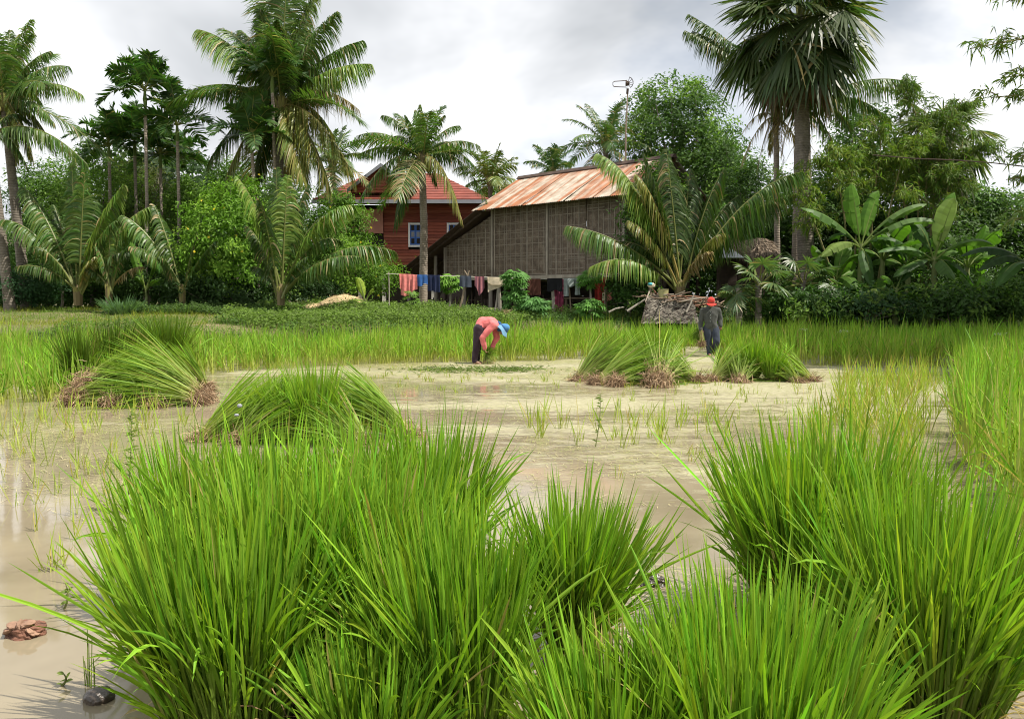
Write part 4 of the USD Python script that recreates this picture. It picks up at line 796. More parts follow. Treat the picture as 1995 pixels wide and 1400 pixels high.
# ---------------------------------------------------------------- broadleaf crowns
def leaves(P, N, size, r, col, asp=.42, var=.16, droop=.15):
    """Folded leaves of two triangles each."""
    n = len(P); N = unit(N + r.normal(0, .45, (n, 3)))
    A = unit(np.cross(N, unit(r.normal(size=(n, 3)))) + np.array([0, 0, -droop])); S = unit(np.cross(A, N)); N = np.cross(S, A)
    s = (size * (1 + r.normal(0, .22, n)))[:, None]
    V = np.stack([P, P + A * s * .5 - S * s * asp * .5 + N * s * .10, P + A * s, P + A * s * .5 + S * s * asp * .5 + N * s * .10], 1).reshape(-1, 3)
    i = np.arange(n)[:, None] * 4
    f = np.vstack([i + [0, 1, 2], i + [0, 2, 3]])
    c = np.broadcast_to(col, (n, 3)) * (1 + r.normal(0, var, (n, 1)))
    return V, f, np.repeat(c, 4, 0)
def crown(center, radii, nclump, per, size, r, col, young=(.13, .22, .035), pyoung=.25, rough=.32, cl=.5, low=-.75, asp=.42, fill=.55, droop=.15):
    center, radii = np.asarray(center, float), np.asarray(radii, float)
    d = unit(r.normal(size=(nclump * 3, 3))); d = d[d[:, 2] > low][:nclump]; n = len(d)
    q = (1 - fill * r.random(n) ** 1.6)[:, None] * (1 + rough * (meshkit.fbm(d * 2.1 + center[None] * .37, 3, 4) - .5)[:, None] * 2)
    cc = center + d * radii * q
    P = np.repeat(cc, per, 0); u = r.normal(0, cl * .5, (len(P), 3)) * [1, 1, .75]; P = P + u
    Nn = unit(u * .6 + np.repeat(d, per, 0) * .7 + [0, 0, .8])
    base = np.asarray(col) * (1 + r.normal(0, .16, (n, 1)))
    yg = (r.random(n) < pyoung) & (q[:, 0] > .8); base[yg] = np.asarray(young) * (1 + r.normal(0, .12, (yg.sum(), 1)))
    return leaves(P, Nn, size, r, np.repeat(base, per, 0), asp, droop=droop), cc
def broad_tree(name, label, cat, base, center, radii, nclump, per, size, col, r, rad=.2, limbs=9, mat='bark', group=None, flowers=0, **k):
    base = np.asarray(base, float); center = np.asarray(center, float)
    base = base.copy(); base[2] = min(base[2], float(height(base[0], base[1])))
    t = thing(name, label, cat, base, group)
    (m, cc) = crown(center, radii, nclump, per, size, r, col, **k)
    fork = base + (center - base) * .55
    if limbs:
        obj('trunk', tube([base - [0, 0, .2], base * .6 + fork * .4 + [.05, 0, 0], fork], [rad, rad * .75, rad * .6], 9), mat, t, smooth=50)
        for i in r.choice(len(cc), min(limbs, len(cc)), replace=False):
            mid = (fork + cc[i]) / 2 + r.normal(0, .15, 3) * np.linalg.norm(cc[i] - fork) * .4
            obj('limb', tube([fork - [0, 0, .1], mid, cc[i]], [rad * .45, rad * .25, rad * .06], 6), mat, t, smooth=50)
    obj('crown', m, 'tree_leaf', t, kind='stuff')
    for i in range(flowers):
        p = cc[r.integers(len(cc))] + r.normal(0, .15, 3); p = p + unit(p - center) * .22 + np.array([0, -.2, 0])
        q = r.normal(size=(5, 3)) * [1, 1, .3]; fl_ = ribbons(np.tile(p, (5, 1)), unit(np.c_[np.cos(np.arange(5) * 1.257), -.5 * np.ones(5), np.sin(np.arange(5) * 1.257)]), .06, .04, .1, 3, prof=LEAFLET, cb=(.75, .58, .05), ct=(.8, .66, .10), r=r)
        obj('flower', fl_, 'tree_leaf', t)
    return t
r6 = np.random.default_rng(61)
A = at
DK, MD, LT, YG = (.06, .12, .024), (.075, .15, .024), (.12, .215, .032), (.16, .25, .037)
def bt(name, label, px, py, Y, wpx, hpx, base_py, nclump, per, size, col, rad=.2, deep=None, **k):
    c = A(px, py, Y); s = Y / F
    return broad_tree(name, label, 'tree' if 'tree' in name else 'bush', A(px + k.pop('bx', 0), base_py, Y), c, (wpx * s / 2, (deep or wpx * s / 2), hpx * s / 2), nclump, per, size, col, r6, rad, **k)
bt('round_tree', 'big round dark green tree behind the right end of the rusty roof', 1320, 275, 50, 215, 240, 590, 250, 70, .24, DK, .3, young=(.14, .24, .03), pyoung=.3, cl=.62, limbs=14, rough=.42)
bt('round_tree', 'lower dark part tree standing right behind the big round one', 1405, 345, 47, 130, 160, 590, 150, 60, .22, DK, .2, cl=.7)
bt('yellow_flower_bush', 'big bright green bush dotted with yellow flowers on the left', 450, 478, 31.5, 225, 230, 618, 330, 70, .14, (.115, .23, .022), .09, young=(.17, .29, .03), pyoung=.4, cl=.42, flowers=34, limbs=18, droop=.3)
bt('yellow_flower_bush', 'smaller yellow flowered bush between the young palm and the lean-to roof', 675, 525, 34, 200, 130, 612, 200, 70, .12, (.085, .17, .018), .07, young=(.13, .23, .022), pyoung=.4, cl=.42, flowers=16, limbs=10, droop=.3)
bt('yellow_flower_bush', 'narrow leafy bush at the foot of the young palm with pale flowers', 640, 470, 33.6, 80, 120, 612, 70, 60, .12, (.07, .15, .018), .05, cl=.4, flowers=4, limbs=6)
bt('feathery_tree', 'light green feathery tree behind the young palms on the left', 180, 375, 36, 200, 150, 605, 200, 80, .10, (.105, .19, .03), .14, young=(.15, .24, .04), pyoung=.4, cl=.6, limbs=10)
bt('dark_tree', 'dark leafy tree beside the leaning trunk at the left edge', 90, 400, 37, 130, 160, 605, 120, 60, .17, DK, .2, cl=.6)
bt('brown_leaf_tree', 'thin dull green tree behind the areca trunks', 275, 410, 38.5, 150, 190, 605, 150, 50, .15, (.075, .09, .03), .15, cl=.5, pyoung=.1)
bt('green_tree', 'bright mid green bush right of the areca trunks behind the flowering bush', 370, 410, 37, 100, 110, 605, 110, 60, .14, (.075, .15, .02), .12, cl=.5)
bt('green_tree', 'leafy tree filling the gap under the big coconut crown', 455, 375, 38, 90, 130, 605, 100, 60, .15, MD, .14, cl=.5)
bt('green_tree', 'shaded tree behind the big coconut trunk', 560, 420, 39, 110, 170, 605, 110, 60, .16, DK, .14, cl=.55)
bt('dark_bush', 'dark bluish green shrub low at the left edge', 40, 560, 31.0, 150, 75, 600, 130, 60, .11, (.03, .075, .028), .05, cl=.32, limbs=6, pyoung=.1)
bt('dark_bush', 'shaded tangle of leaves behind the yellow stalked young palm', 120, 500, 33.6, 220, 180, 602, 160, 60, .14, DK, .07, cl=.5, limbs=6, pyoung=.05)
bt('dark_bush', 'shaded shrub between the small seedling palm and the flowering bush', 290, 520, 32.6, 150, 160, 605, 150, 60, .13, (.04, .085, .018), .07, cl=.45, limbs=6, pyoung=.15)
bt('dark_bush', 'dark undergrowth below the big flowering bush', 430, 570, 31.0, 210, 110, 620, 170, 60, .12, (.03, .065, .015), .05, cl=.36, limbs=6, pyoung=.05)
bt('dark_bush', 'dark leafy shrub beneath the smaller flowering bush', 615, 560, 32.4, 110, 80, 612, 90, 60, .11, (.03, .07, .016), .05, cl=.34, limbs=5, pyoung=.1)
bt('grassy_shrub', 'pale green tree behind the bushy coconut between the two roofs', 960, 375, 56, 70, 70, 600, 60, 50, .2, LT, .12, cl=.7, limbs=5)
# right side
bt('dark_tree', 'dark sparse leafed tree behind the palms right of the tall trunk', 1680, 285, 40, 150, 150, 600, 110, 50, .2, DK, .2, cl=.6, limbs=10, pyoung=.05)
bt('dark_tree', 'dark crown behind the banana leaves', 1740, 400, 38, 240, 180, 610, 210, 60, .18, (.05, .10, .02), .18, cl=.6, pyoung=.1)
bt('dark_tree', 'dark small leafed tree right of the wrapped banana leaf', 1915, 440, 37, 130, 150, 605, 130, 55, .15, (.04, .085, .02), .14, cl=.5, limbs=8, pyoung=.25)
bt('dark_tree', 'leafy tree behind the thatched hut', 1460, 400, 39, 150, 170, 605, 170, 60, .17, (.04, .085, .018), .16, cl=.55, pyoung=.25)
bt('dark_tree', 'shaded tree behind the pale palm trunks', 1590, 420, 37, 150, 200, 605, 170, 60, .17, DK, .15, cl=.55, pyoung=.1)
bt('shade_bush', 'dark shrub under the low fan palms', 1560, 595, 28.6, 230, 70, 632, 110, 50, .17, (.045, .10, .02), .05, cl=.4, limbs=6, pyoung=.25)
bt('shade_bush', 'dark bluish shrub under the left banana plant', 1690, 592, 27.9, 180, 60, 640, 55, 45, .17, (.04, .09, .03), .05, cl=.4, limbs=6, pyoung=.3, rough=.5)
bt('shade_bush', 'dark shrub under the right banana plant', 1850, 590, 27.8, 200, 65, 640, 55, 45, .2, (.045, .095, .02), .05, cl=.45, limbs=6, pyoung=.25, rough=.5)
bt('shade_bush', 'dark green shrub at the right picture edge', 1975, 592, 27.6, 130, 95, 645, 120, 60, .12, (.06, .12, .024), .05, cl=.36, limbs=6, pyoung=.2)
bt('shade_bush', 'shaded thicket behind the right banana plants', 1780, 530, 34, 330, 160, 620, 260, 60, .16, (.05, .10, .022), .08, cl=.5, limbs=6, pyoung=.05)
bt('dark_tree', 'leafy dark tree hiding the right end of the bamboo house', 1285, 430, 31.4, 130, 230, 612, 150, 60, .16, (.05, .105, .02), .1, cl=.45, limbs=8, pyoung=.2)
bt('dark_bush', 'leafy bush under the fronds beside the mat rack', 1225, 560, 30.0, 90, 110, 618, 70, 55, .14, (.05, .11, .022), .05, cl=.35, limbs=5, pyoung=.2)
# trees standing to the right, just outside the picture, that shade the right end of the rice
for x, y, zc, ra, rz, lab in ((17.4, 19.6, 12.5, 4.3, 4.0, 'tall'), (20.5, 22.5, 10.0, 4.6, 4.6, 'wide'), (16.0, 17.0, 9.4, 3.0, 3.0, 'low')):
    broad_tree('field_tree', lab + ' leafy tree on the field edge right of the picture', 'tree', (x + .6, y, 0), (x, y, zc), (ra, ra, rz), 330, 60, .40, MD, r6, .25, cl=1.0)
# thicket that closes the view between the trunks
def thicket(name, poly, n, h, size, label, col=DK):
    q = scatter(poly, n, r6); z = height(q[:, 0], q[:, 1]); m = meshkit.fbm(np.c_[q * .35, 0 * z], 3, 23); u = r6.random(n)
    P = np.c_[q, z + h * (.55 + .9 * m) * u ** .8] + r6.normal(0, .1, (n, 3)); c = np.asarray(col) * (1 + r6.normal(0, .2, (n, 1))) * np.where(m[:, None] > .5, 1.3, .9)
    obj(name, leaves(P, np.tile([0, -.5, 1.0], (n, 1)), size, r6, c, .45), 'tree_leaf', kind='stuff', label=label)
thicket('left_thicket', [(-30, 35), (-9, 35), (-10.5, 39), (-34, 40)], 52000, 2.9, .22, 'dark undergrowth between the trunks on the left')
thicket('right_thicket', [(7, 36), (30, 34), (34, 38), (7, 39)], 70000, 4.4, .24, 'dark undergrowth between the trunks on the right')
thicket('middle_thicket', [(-10, 52), (8, 43), (10, 45), (-10, 56)], 26000, 3.2, .26, 'undergrowth behind the two houses')
# far trees behind everything, one mass
far = []
rf = np.random.default_rng(62)
for i in range(95):
    x = rf.uniform(-95, 95); y = rf.uniform(78, 120); hh = rf.uniform(4, 8.5) if abs(x) > 8 else rf.uniform(3, 5)
    if 40 < x < 75: hh *= .55
    m, _ = crown((x, y, .8 + hh * .55), (rf.uniform(3.5, 6), 3, hh * .5), 26, 22, .75, rf, rf.choice([0, 1]) * np.array([.03, .03, .012]) + [.045, .085, .028], cl=1.5, pyoung=.15, young=(.10, .16, .04), low=-.4)
    far.append(m)
for i in range(120):
    x = rf.uniform(-175, -60); y = rf.uniform(240, 300); top = 46 * math.exp(-((x + 108) / 38) ** 2)
    zc = rf.uniform(.25, 1.0) * top
    m, _ = crown((x, y, zc), (9, 5, 5), 18, 14, 2.2, rf, (.05, .085, .04), cl=3.5, pyoung=.1, low=-.4); far.append(m)
obj('far_trees', join(far), 'tree_leaf', kind='stuff', label='distant low tree line and wooded rise behind the homestead')
hx, hy = np.meshgrid(np.linspace(-220, 0, 34), np.linspace(215, 420, 16)); hz = 45 * np.exp(-((hx + 108) / 42) ** 2 - ((hy - 305) / 60) ** 2) - 1.5
hi = np.arange(hx.size).reshape(hx.shape); plain('hill_green', (.045, .075, .03), .9, .4, .1)
obj('wooded_hill', (np.stack([hx, hy, hz], -1).reshape(-1, 3), np.stack([hi[:-1, :-1], hi[:-1, 1:], hi[1:, 1:], hi[1:, :-1]], -1).reshape(-1, 4)), 'hill_green', smooth=True, kind='structure', label='low wooded hill far behind the left trees')

# ---------------------------------------------------------------- bamboo
def bamboo(label, culms, r, col=(.13, .17, .028), nb=16, per=16, Lf=.26, wf=.034, spread=1.1, name='bamboo_clump', pool=1.0):
    """culms: lists of world points from the foot upwards."""
    t = thing(name, label, 'bamboo', culms[0][0])
    for pts in culms:
        pts = np.asarray(pts, float); k = np.linspace(0, 1, 24)
        C = np.stack([np.interp(k, np.linspace(0, 1, len(pts)), pts[:, i]) for i in range(3)], 1)
        for i in range(5): C[1:-1] = (C[:-2] + 2 * C[1:-1] + C[2:]) / 4
        cu = obj('culm', tube(C, np.linspace(.045, .010, 24), 6, (.16, .15, .06)), 'coloured', t, smooth=50)
        P, D = [], []
        for b in range(nb):
            u = r.uniform(.42, 1.0); p = C[int(u * 23)]; a = r.random() * 6.28
            d = unit(np.array([math.cos(a), math.sin(a), r.uniform(-.25, .7)])); ln = spread * r.uniform(.4, 1.1) * (1.25 - u * .6)
            tw = bez(p, p + d * ln * .6 + [0, 0, .12], p + d * ln + [0, 0, -.25 * ln], 7)
            obj('branch', tube(tw, np.linspace(.010, .003, 7), 4, (.15, .14, .06)), 'coloured', cu)
            for q in range(per):
                v = r.uniform(.25, 1.0); pp = tw[int(v * 6)] + r.normal(0, .07, 3)
                for s in range(3):
                    P.append(pp); D.append(unit(d * .6 + r.normal(0, .55, 3) + [0, 0, -.45]))
        P, D = np.array(P), np.array(D); n = len(P)
        c = leaf_cols(n, col, r, .2)
        obj('foliage', ribbons(P, D, Lf * r.uniform(.6, 1.2, n), wf, r.uniform(.1, .6, n), 3, prof=LEAFLET, cb=c, ct=c, r=r), 'tree_leaf', t, kind='stuff')
    return t
def curve(Y, *pp): return [at(px, py, Y + (0 if len(q) < 1 else q[0])) for px, py, *q in pp]
r7 = np.random.default_rng(71)
bamboo('light yellowish green bamboo clump hanging in front of the fan palm trunks', [curve(31, (1640, 620), (1650, 450), (1630, 330), (1580, 310)), curve(31, (1660, 620), (1670, 420), (1655, 300), (1620, 290)), curve(31.5, (1690, 620), (1700, 400), (1720, 260), (1690, 230)),
    curve(30.6, (1650, 620), (1600, 470), (1560, 370), (1535, 350)), curve(31, (1700, 620), (1730, 420), (1760, 300), (1800, 260))], r7, (.145, .215, .032), nb=34, per=14, spread=1.25)
bamboo('olive green bamboo clump covering the rounded fan palm', [curve(32, (1780, 620), (1790, 400), (1790, 220), (1740, 160)), curve(32, (1800, 620), (1820, 380), (1840, 240), (1880, 190)), curve(32, (1800, 620), (1830, 420), (1880, 300), (1930, 290)), curve(31.6, (1770, 620), (1770, 430), (1745, 330), (1700, 300)),
    curve(32, (1790, 620), (1800, 420), (1810, 300), (1800, 210)), curve(31.5, (1810, 620), (1830, 450), (1850, 350), (1850, 320))], r7, (.105, .165, .03), nb=38, per=15, spread=1.35)
bamboo('overhanging bamboo with loose leaf sprays against the sky at the right edge', [curve(17, (2250, 640), (2200, 300), (2060, 180), (1930, 190)), curve(17, (2260, 640), (2230, 200), (2080, 60), (1890, 95)), curve(16.5, (2260, 640), (2240, 100), (2090, -60), (1960, 5)), curve(17.5, (2240, 640), (2200, 400), (2080, 330), (1960, 350)),
    curve(17, (2230, 640), (2190, 420), (2060, 400), (1975, 430)), curve(17, (2260, 640), (2230, 260), (2090, 140), (1960, 150)), curve(17, (2260, 640), (2300, 200), (2200, -100), (2080, -120)), curve(17, (2240, 640), (2210, 430), (2090, 300), (1985, 310))], r7, (.12, .18, .035), nb=24, per=8, spread=.75, Lf=.2, wf=.028)

# ---------------------------------------------------------------- bananas
def banana_leaf(P0, P1, P2, L, W, r, col=(.075, .155, .024), tear=.25, roll=0.0, fold=.25, rib=(.22, .28, .08), face=None):
    """Petiole and midrib along a curve, two torn half blades."""
    n = 26; C = bez(np.asarray(P0, float), np.asarray(P1, float), np.asarray(P2, float), n)
    T = unit(np.gradient(C, axis=0)); S = np.cross(T, [0, 0, 1.0]); S[np.linalg.norm(S, axis=1) < .2] = [1, 0, 0]; S = unit(S); N = np.cross(S, T)
    ca, sa = math.cos(roll), math.sin(roll); S, N = S * ca + N * sa, N * ca - S * sa
    if face is not None: S = unit(np.cross(np.broadcast_to(face, (n, 3)), T)); N = np.cross(T, S) * -1
    if face is not None: N = np.where((N @ np.asarray(face, float))[:, None] < 0, -N, N)
    out = [tube(C, np.linspace(.035, .008, n), 5, rib, False)]
    t = np.linspace(0, 1, n); w = W / 2 * np.interp(t, [0, .16, .22, .4, .7, .9, 1], [0, 0, .45, .95, 1, .6, .05])
    for s in (-1, 1):
        V, Fa, Co, sag = [], [], [], 0.0
        i0 = int(.17 * n); cuts = set(j for j in range(i0 + 2, n - 2) if r.random() < tear); seg = 0
        for i in range(i0, n - 1):
            if i in cuts: sag = r.uniform(0, .5)
            for q in (i, i + 1):
                e = w[q]; dn = fold + sag * .8
                sh = T[q] * e * .25 * (1 if q == i else 1) * (.5 + .5 * t[q])
                V += [C[q] + N[q] * .012, C[q] + S[q] * s * e * .55 + N[q] * e * (.10 - dn * .35) + sh * .6, C[q] + S[q] * s * e * (1 - .25 * dn) + N[q] * e * (-.05 - dn) + sh - np.array([0, 0, sag * e * .5])]
            b = len(V) - 6; Fa += [(b, b + 1, b + 4), (b, b + 4, b + 3), (b + 1, b + 2, b + 5), (b + 1, b + 5, b + 4)]
            k = np.asarray(col) * (1 + r.normal(0, .10)); Co += [k * 1.1, k, k * .95] * 2
        out.append((np.array(V), np.array(Fa), np.array(Co)))
    return join(out)
def banana(label, base, crown_z, lv, r, rad=.13, col=(.075, .155, .024), name='banana_plant'):
    """lv: rows of (tip point, arch, width, tear, roll, colour or None)."""
    base = np.asarray(base, float); t = thing(name, label, 'banana plant', base)
    top = np.array([base[0], base[1], crown_z])
    obj('stem', tube([base, (base + top) / 2 + [.03, 0, 0], top], [rad, rad * .85, rad * .5], 9, (.16, .19, .07)), 'coloured', t, smooth=50)
    for tip, arch, W, tear, roll, c in lv:
        tip = np.asarray(tip, float); m = top * .5 + tip * .5 + [0, 0, arch]
        obj('leaf', banana_leaf(top - [0, 0, .15], m, tip, 0, W, r, col if c is None else c, tear, roll, face=(.25, -1, .15) if roll > .8 else None), 'banana_leaf', t)
    return t
r8 = np.random.default_rng(81)
BL, BD = (.11, .23, .03), (.05, .11, .024)
def bl(Y, *rows): return [(at(px, py, Y + dy), ar, w, te, ro, c) for px, py, dy, ar, w, te, ro, c in rows]
banana('tall banana plant with a broad sunlit upright leaf right of the palm trunks', A(1672, 640, 29.0), A(1672, 475, 29.0)[2], bl(29.0, (1658, 358, -.2, .1, .72, .22, .9, BL), (1712, 372, .3, .15, .62, .35, .9, BL), (1560, 405, -.3, .55, .6, .15, .2, (.10, .19, .05)), (1805, 398, -.2, .75, .6, .3, .2, (.12, .20, .06)), (1828, 432, -.5, .8, .65, .12, .3, (.11, .19, .055)), (1600, 500, -.8, .6, .55, .4, .3, (.15, .22, .05)), (1760, 475, -.9, .5, .6, .4, .1, BD), (1610, 470, .6, .7, .6, .1, 0, BD), (1700, 560, -.9, .5, .6, .1, .2, BD)), r8)
banana('banana plant in the right bushes with a pale rolled leaf standing upright', A(1815, 640, 28.6), A(1815, 500, 28.6)[2], bl(28.6, (1860, 375, .4, .25, .62, .1, .9, BL), (1860, 386, -.4, .25, .82, .06, 1.35, (.32, .42, .13)), (1935, 478, -.3, .7, .7, .05, .2, (.09, .17, .04)), (1710, 492, -.6, .6, .55, .1, .2, (.10, .19, .06)), (1780, 430, .4, .4, .6, .1, .6, BD), (1860, 545, -.9, .45, .7, .2, .3, (.085, .17, .035)), (1740, 540, -.9, .4, .6, .2, .1, BD), (1840, 440, -.1, .3, .5, .1, .5, (.12, .22, .03)), (1900, 560, .2, .6, .6, .2, 0, BD)), r8)
banana('low banana plant with tattered yellowing leaves between the two tall ones', A(1742, 645, 28.0), A(1740, 560, 28.0)[2], bl(28.0, (1665, 588, -.3, .45, .45, .5, .2, (.13, .2, .04)), (1720, 540, -.2, .3, .5, .2, .4, BL), (1780, 520, .3, .4, .5, .2, .2, BD), (1800, 570, -.2, .4, .5, .3, .2, BD), (1690, 610, -.5, .4, .4, .5, .1, (.10, .15, .035))), r8)
banana('dark banana plant at the right edge with a long leaf against the sky', A(2010, 640, 25.0), A(2005, 520, 25.0)[2], bl(25.0, (1905, 528, 0, .9, .5, .1, .2, (.04, .08, .025)), (1940, 560, -.4, .9, .6, .1, .2, BD), (1870, 500, .3, .9, .5, .2, .1, (.04, .08, .03)), (2060, 430, 0, .3, .6, .1, .2, BD)), r8)
banana('young banana plant with four bright yellow green leaves on the weedy bank', A(712, 606, 29.5), A(708, 582, 29.5)[2], bl(29.5, (697, 541, .1, .12, .30, .0, 1.1, (.27, .36, .05)), (668, 598, -.3, .30, .28, .1, .4, (.26, .35, .06)), (728, 562, .1, .15, .2, .1, .6, (.26, .35, .06)), (716, 610, -.4, .25, .30, .0, .5, (.17, .28, .04))), r8, .05)
banana('bright banana seedling leaves showing through the left bushes', A(285, 606, 31.0), A(280, 560, 31.0)[2], bl(31.0, (255, 470, 0, .2, .4, .2, .6, BL), (320, 480, .2, .3, .4, .2, .3, BL), (265, 540, -.4, .3, .35, .3, .2, (.09, .17, .03)), (320, 545, -.2, .3, .4, .3, .2, (.1, .2, .03))), r8, .07)

def loose_banana(label, px, py, Y, n, ln, crown_py):
    b = A(px, py, Y); cz = A(px, crown_py, Y)[2]; rows = []
    for i in range(n):
        a = i * 2.399 + r8.random(); e = np.interp(i / (n - 1), [0, 1], [1.2, .1]); l_ = ln * r8.uniform(.8, 1.1)
        tip = np.array([b[0], b[1], cz]) + np.array([math.cos(a) * math.cos(e), math.sin(a) * math.cos(e), math.sin(e) - .3 * math.cos(e)]) * l_
        rows.append((tip, .3 * l_ * math.cos(e) + .1, r8.uniform(.5, .7), r8.uniform(.1, .35), r8.normal(0, .3), np.array(BL) * r8.uniform(.5, 1.0)))
    banana(label, b, cz, rows, r8)
loose_banana('leafy banana plant behind the tall one with the upright leaf', 1715, 640, 30.6, 9, 2.0, 500)
loose_banana('banana plant filling the gap under the olive bamboo', 1765, 640, 30.2, 9, 1.9, 520)
loose_banana('dark banana plant low between the fan palm shrubs and the tall banana', 1625, 640, 29.6, 8, 1.7, 545)
loose_banana('knee high banana sprout left of the tattered low banana plant', 1700, 645, 28.2, 6, 1.1, 598)
loose_banana('knee high banana sprout in the shade under the right banana plant', 1800, 645, 28.0, 6, 1.0, 600)
loose_banana('waist high banana sprout near the right end of the hedge', 1905, 645, 28.0, 7, 1.3, 588)
loose_banana('banana plant leaning out behind the pale upright leaf', 1880, 640, 30.0, 9, 2.0, 515)
# ---------------------------------------------------------------- papaya / cassava shrubs by the washing line
def hand_leaf(P, d, size, r, col, n=7):
    """A leaf of several pointed fingers on one stalk."""
    n_ = unit(np.array([r.normal(0, .3), r.normal(-.2, .3), 1.0])); d = unit(d - n_ * (d @ n_)); s = np.cross(n_, d)
    th = np.linspace(-1.9, 1.9, n); D = np.cos(th)[:, None] * d + np.sin(th)[:, None] * s - np.array([0, 0, .25])
    return ribbons(np.tile(P, (n, 1)), D, size * (.7 + .3 * np.cos(th)), size * .26, .25, 3, prof=LEAFLET, R=n_, cb=np.asarray(col) * .95, ct=np.asarray(col) * 1.05, r=r)
def hand_shrub(label, base, blobs, n, size, r, col=(.055, .14, .03), stem=.05, name='papaya_shrub', straight=True):
    base = np.asarray(base, float); t = thing(name, label, 'shrub', base)
    out = []
    for c, rad in blobs:
        c = np.asarray(c, float); rad = np.asarray(rad, float)
        obj('stem', tube([base, (base + c) / 2 + [.03, 0, 0], c], [stem, stem * .8, stem * .4], 7), 'grey_wood', t, smooth=50)
        for i in range(n):
            d = unit(r.normal(size=3) + [0, -.35, .25]); P = c + d * rad * r.uniform(.55, 1.0)
            out.append(hand_leaf(P, d * [1, 1, .3], size * r.uniform(.7, 1.15), r, np.asarray(col) * r.uniform(.75, 1.3)))
    obj('foliage', join(out), 'tree_leaf', t, kind='stuff')
    return t
hand_shrub('small ball shaped papaya shrub on a bare stem under the bamboo wall', A(876, 606, 31), [(A(876, 550, 31), (.38, .34, .34))], 90, .24, r8, (.13, .26, .035))
hand_shrub('tall leafy green papaya shrub in front of the washing line', A(1006, 618, 29.6), [(A(1003, 545, 29.6), (.44, .4, .42)), (A(1006, 585, 29.6), (.48, .4, .5))], 110, .25, r8, (.085, .20, .04))
hand_shrub('low drooping papaya shrub right of the tall leafy one', A(1040, 622, 29.2), [(A(1042, 592, 29.2), (.48, .4, .30))], 70, .28, r8, (.085, .20, .05))
hand_shrub('small papaya shrub against the wall beside the hooded jacket', A(1150, 618, 30.2), [(A(1149, 543, 30.2), (.38, .34, .36))], 80, .24, r8, (.095, .22, .035))
hand_shrub('low bright papaya shrub under the hooded jacket', A(1152, 622, 29.0), [(A(1150, 598, 29.0), (.46, .4, .32))], 80, .24, r8, (.095, .22, .04))
hand_shrub('young shrub with yellowish leaves in front of the pink shirt', A(800, 612, 30), [(A(802, 585, 30), (.30, .3, .45))], 60, .18, r8, (.11, .2, .03), .025, 'leafy_shrub')

# ---------------------------------------------------------------- ground cover on the bank
rg = np.random.default_rng(91)
def bank_grass(name, poly, n, h, w, label, col=(.13, .20, .03), lean=.3):
    q = scatter(poly, n, rg); z = height(q[:, 0], q[:, 1]); m = meshkit.fbm(np.c_[q * .5, 0 * z], 3, 17)
    c = np.asarray(col) * (1 + rg.normal(0, .2, (n, 1))) * np.where(m[:, None] > .55, [1.25, 1.0, .9], [.85, .95, 1.0])
    obj(name, ribbons(np.c_[q, z - .01], unit(np.c_[rg.normal(0, lean, (n, 2)), np.ones(n)]), h * rg.gamma(4, .25, n) * (.5 + m), w, rg.gamma(1.5, .2, n), 2, cb=c * .8, ct=c, r=rg), 'rice_leaf', kind='stuff', label=label)
def weeds(name, poly, n, h, size, label, col=(.075, .135, .025), keep=None):
    q = scatter(poly, n, rg); z = height(q[:, 0], q[:, 1]); m = meshkit.fbm(np.c_[q * .7, 0 * z], 3, 19)
    hh = h * np.clip((m - .25) * 2.2, .15, 1.4) * rg.random(n) ** .6
    P = np.c_[q, z + hh] + rg.normal(0, .05, (n, 3))
    c = np.asarray(col) * (1 + rg.normal(0, .18, (n, 1))) * np.where(m[:, None] > .5, [1.2, 1.1, 1], [.85, .9, 1])
    obj(name, leaves(P, np.tile([0, -.35, 1.0], (n, 1)), size, rg, c, .5), 'tree_leaf', kind='stuff', label=label)
bank_grass('bank_grass', [(-34, 19.9), (-12, 20.2), (-5, 22.6), (-1, 25.2), (-5, 30.0), (-14, 33.5), (-34, 36)], 90000, .11, .013, 'mown grass on the raised bank at the left', (.17, .25, .035))
bank_grass('bank_edge_grass', [(-3, 24.2), (0, 25.3), (5, 27.1), (22, 27.3), (22, 30), (-6, 30.5)], 26000, .28, .014, 'long grass along the foot of the bank in the middle and right', (.10, .17, .028))
weeds('bank_weeds', [(-8.8, 24.5), (-4.5, 23.6), (-.6, 25.5), (1, 29.4), (-1, 33), (-9, 33)], 60000, .38, .09, 'low leafy weeds covering the bank below the houses', (.085, .15, .025))
weeds('shade_weeds', [(5, 27.8), (20, 27.4), (24, 31), (5, 31.5)], 36000, .65, .10, 'leafy undergrowth along the right bank', (.05, .10, .02))
weeds('left_weeds', [(-14, 28.6), (-8, 27.8), (-8, 31), (-14, 31.5)], 16000, .35, .09, 'dark leafy weeds under the left bushes', (.05, .10, .022))
weeds('yard_weeds', [(-1, 28.6), (6, 28.6), (6, 31), (-1, 33)], 12000, .4, .09, 'weeds growing under the washing line', (.07, .13, .025))
# a spiky clump of lemongrass on the left bank
lg = thing('lemongrass_clump', 'bluish green spiky grass clump on the left bank', 'grass clump', A(238, 612, 28.6))
p = A(238, 612, 28.6); n = 420; a = rg.random(n) * 6.28; q = np.sqrt(rg.random(n))
obj('blades', ribbons(p + np.c_[np.cos(a) * q * .45, np.sin(a) * q * .3, 0 * q], unit(np.c_[np.cos(a) * q * .8, np.sin(a) * q * .8, np.ones(n)] + rg.normal(0, .1, (n, 3))), rg.uniform(.5, .95, n), .022, rg.uniform(.1, .6, n), 4, cb=(.10, .17, .07), ct=(.09, .18, .07), tint=rg.uniform(.7, 1.25, n), r=rg), 'rice_leaf', lg, kind='stuff')
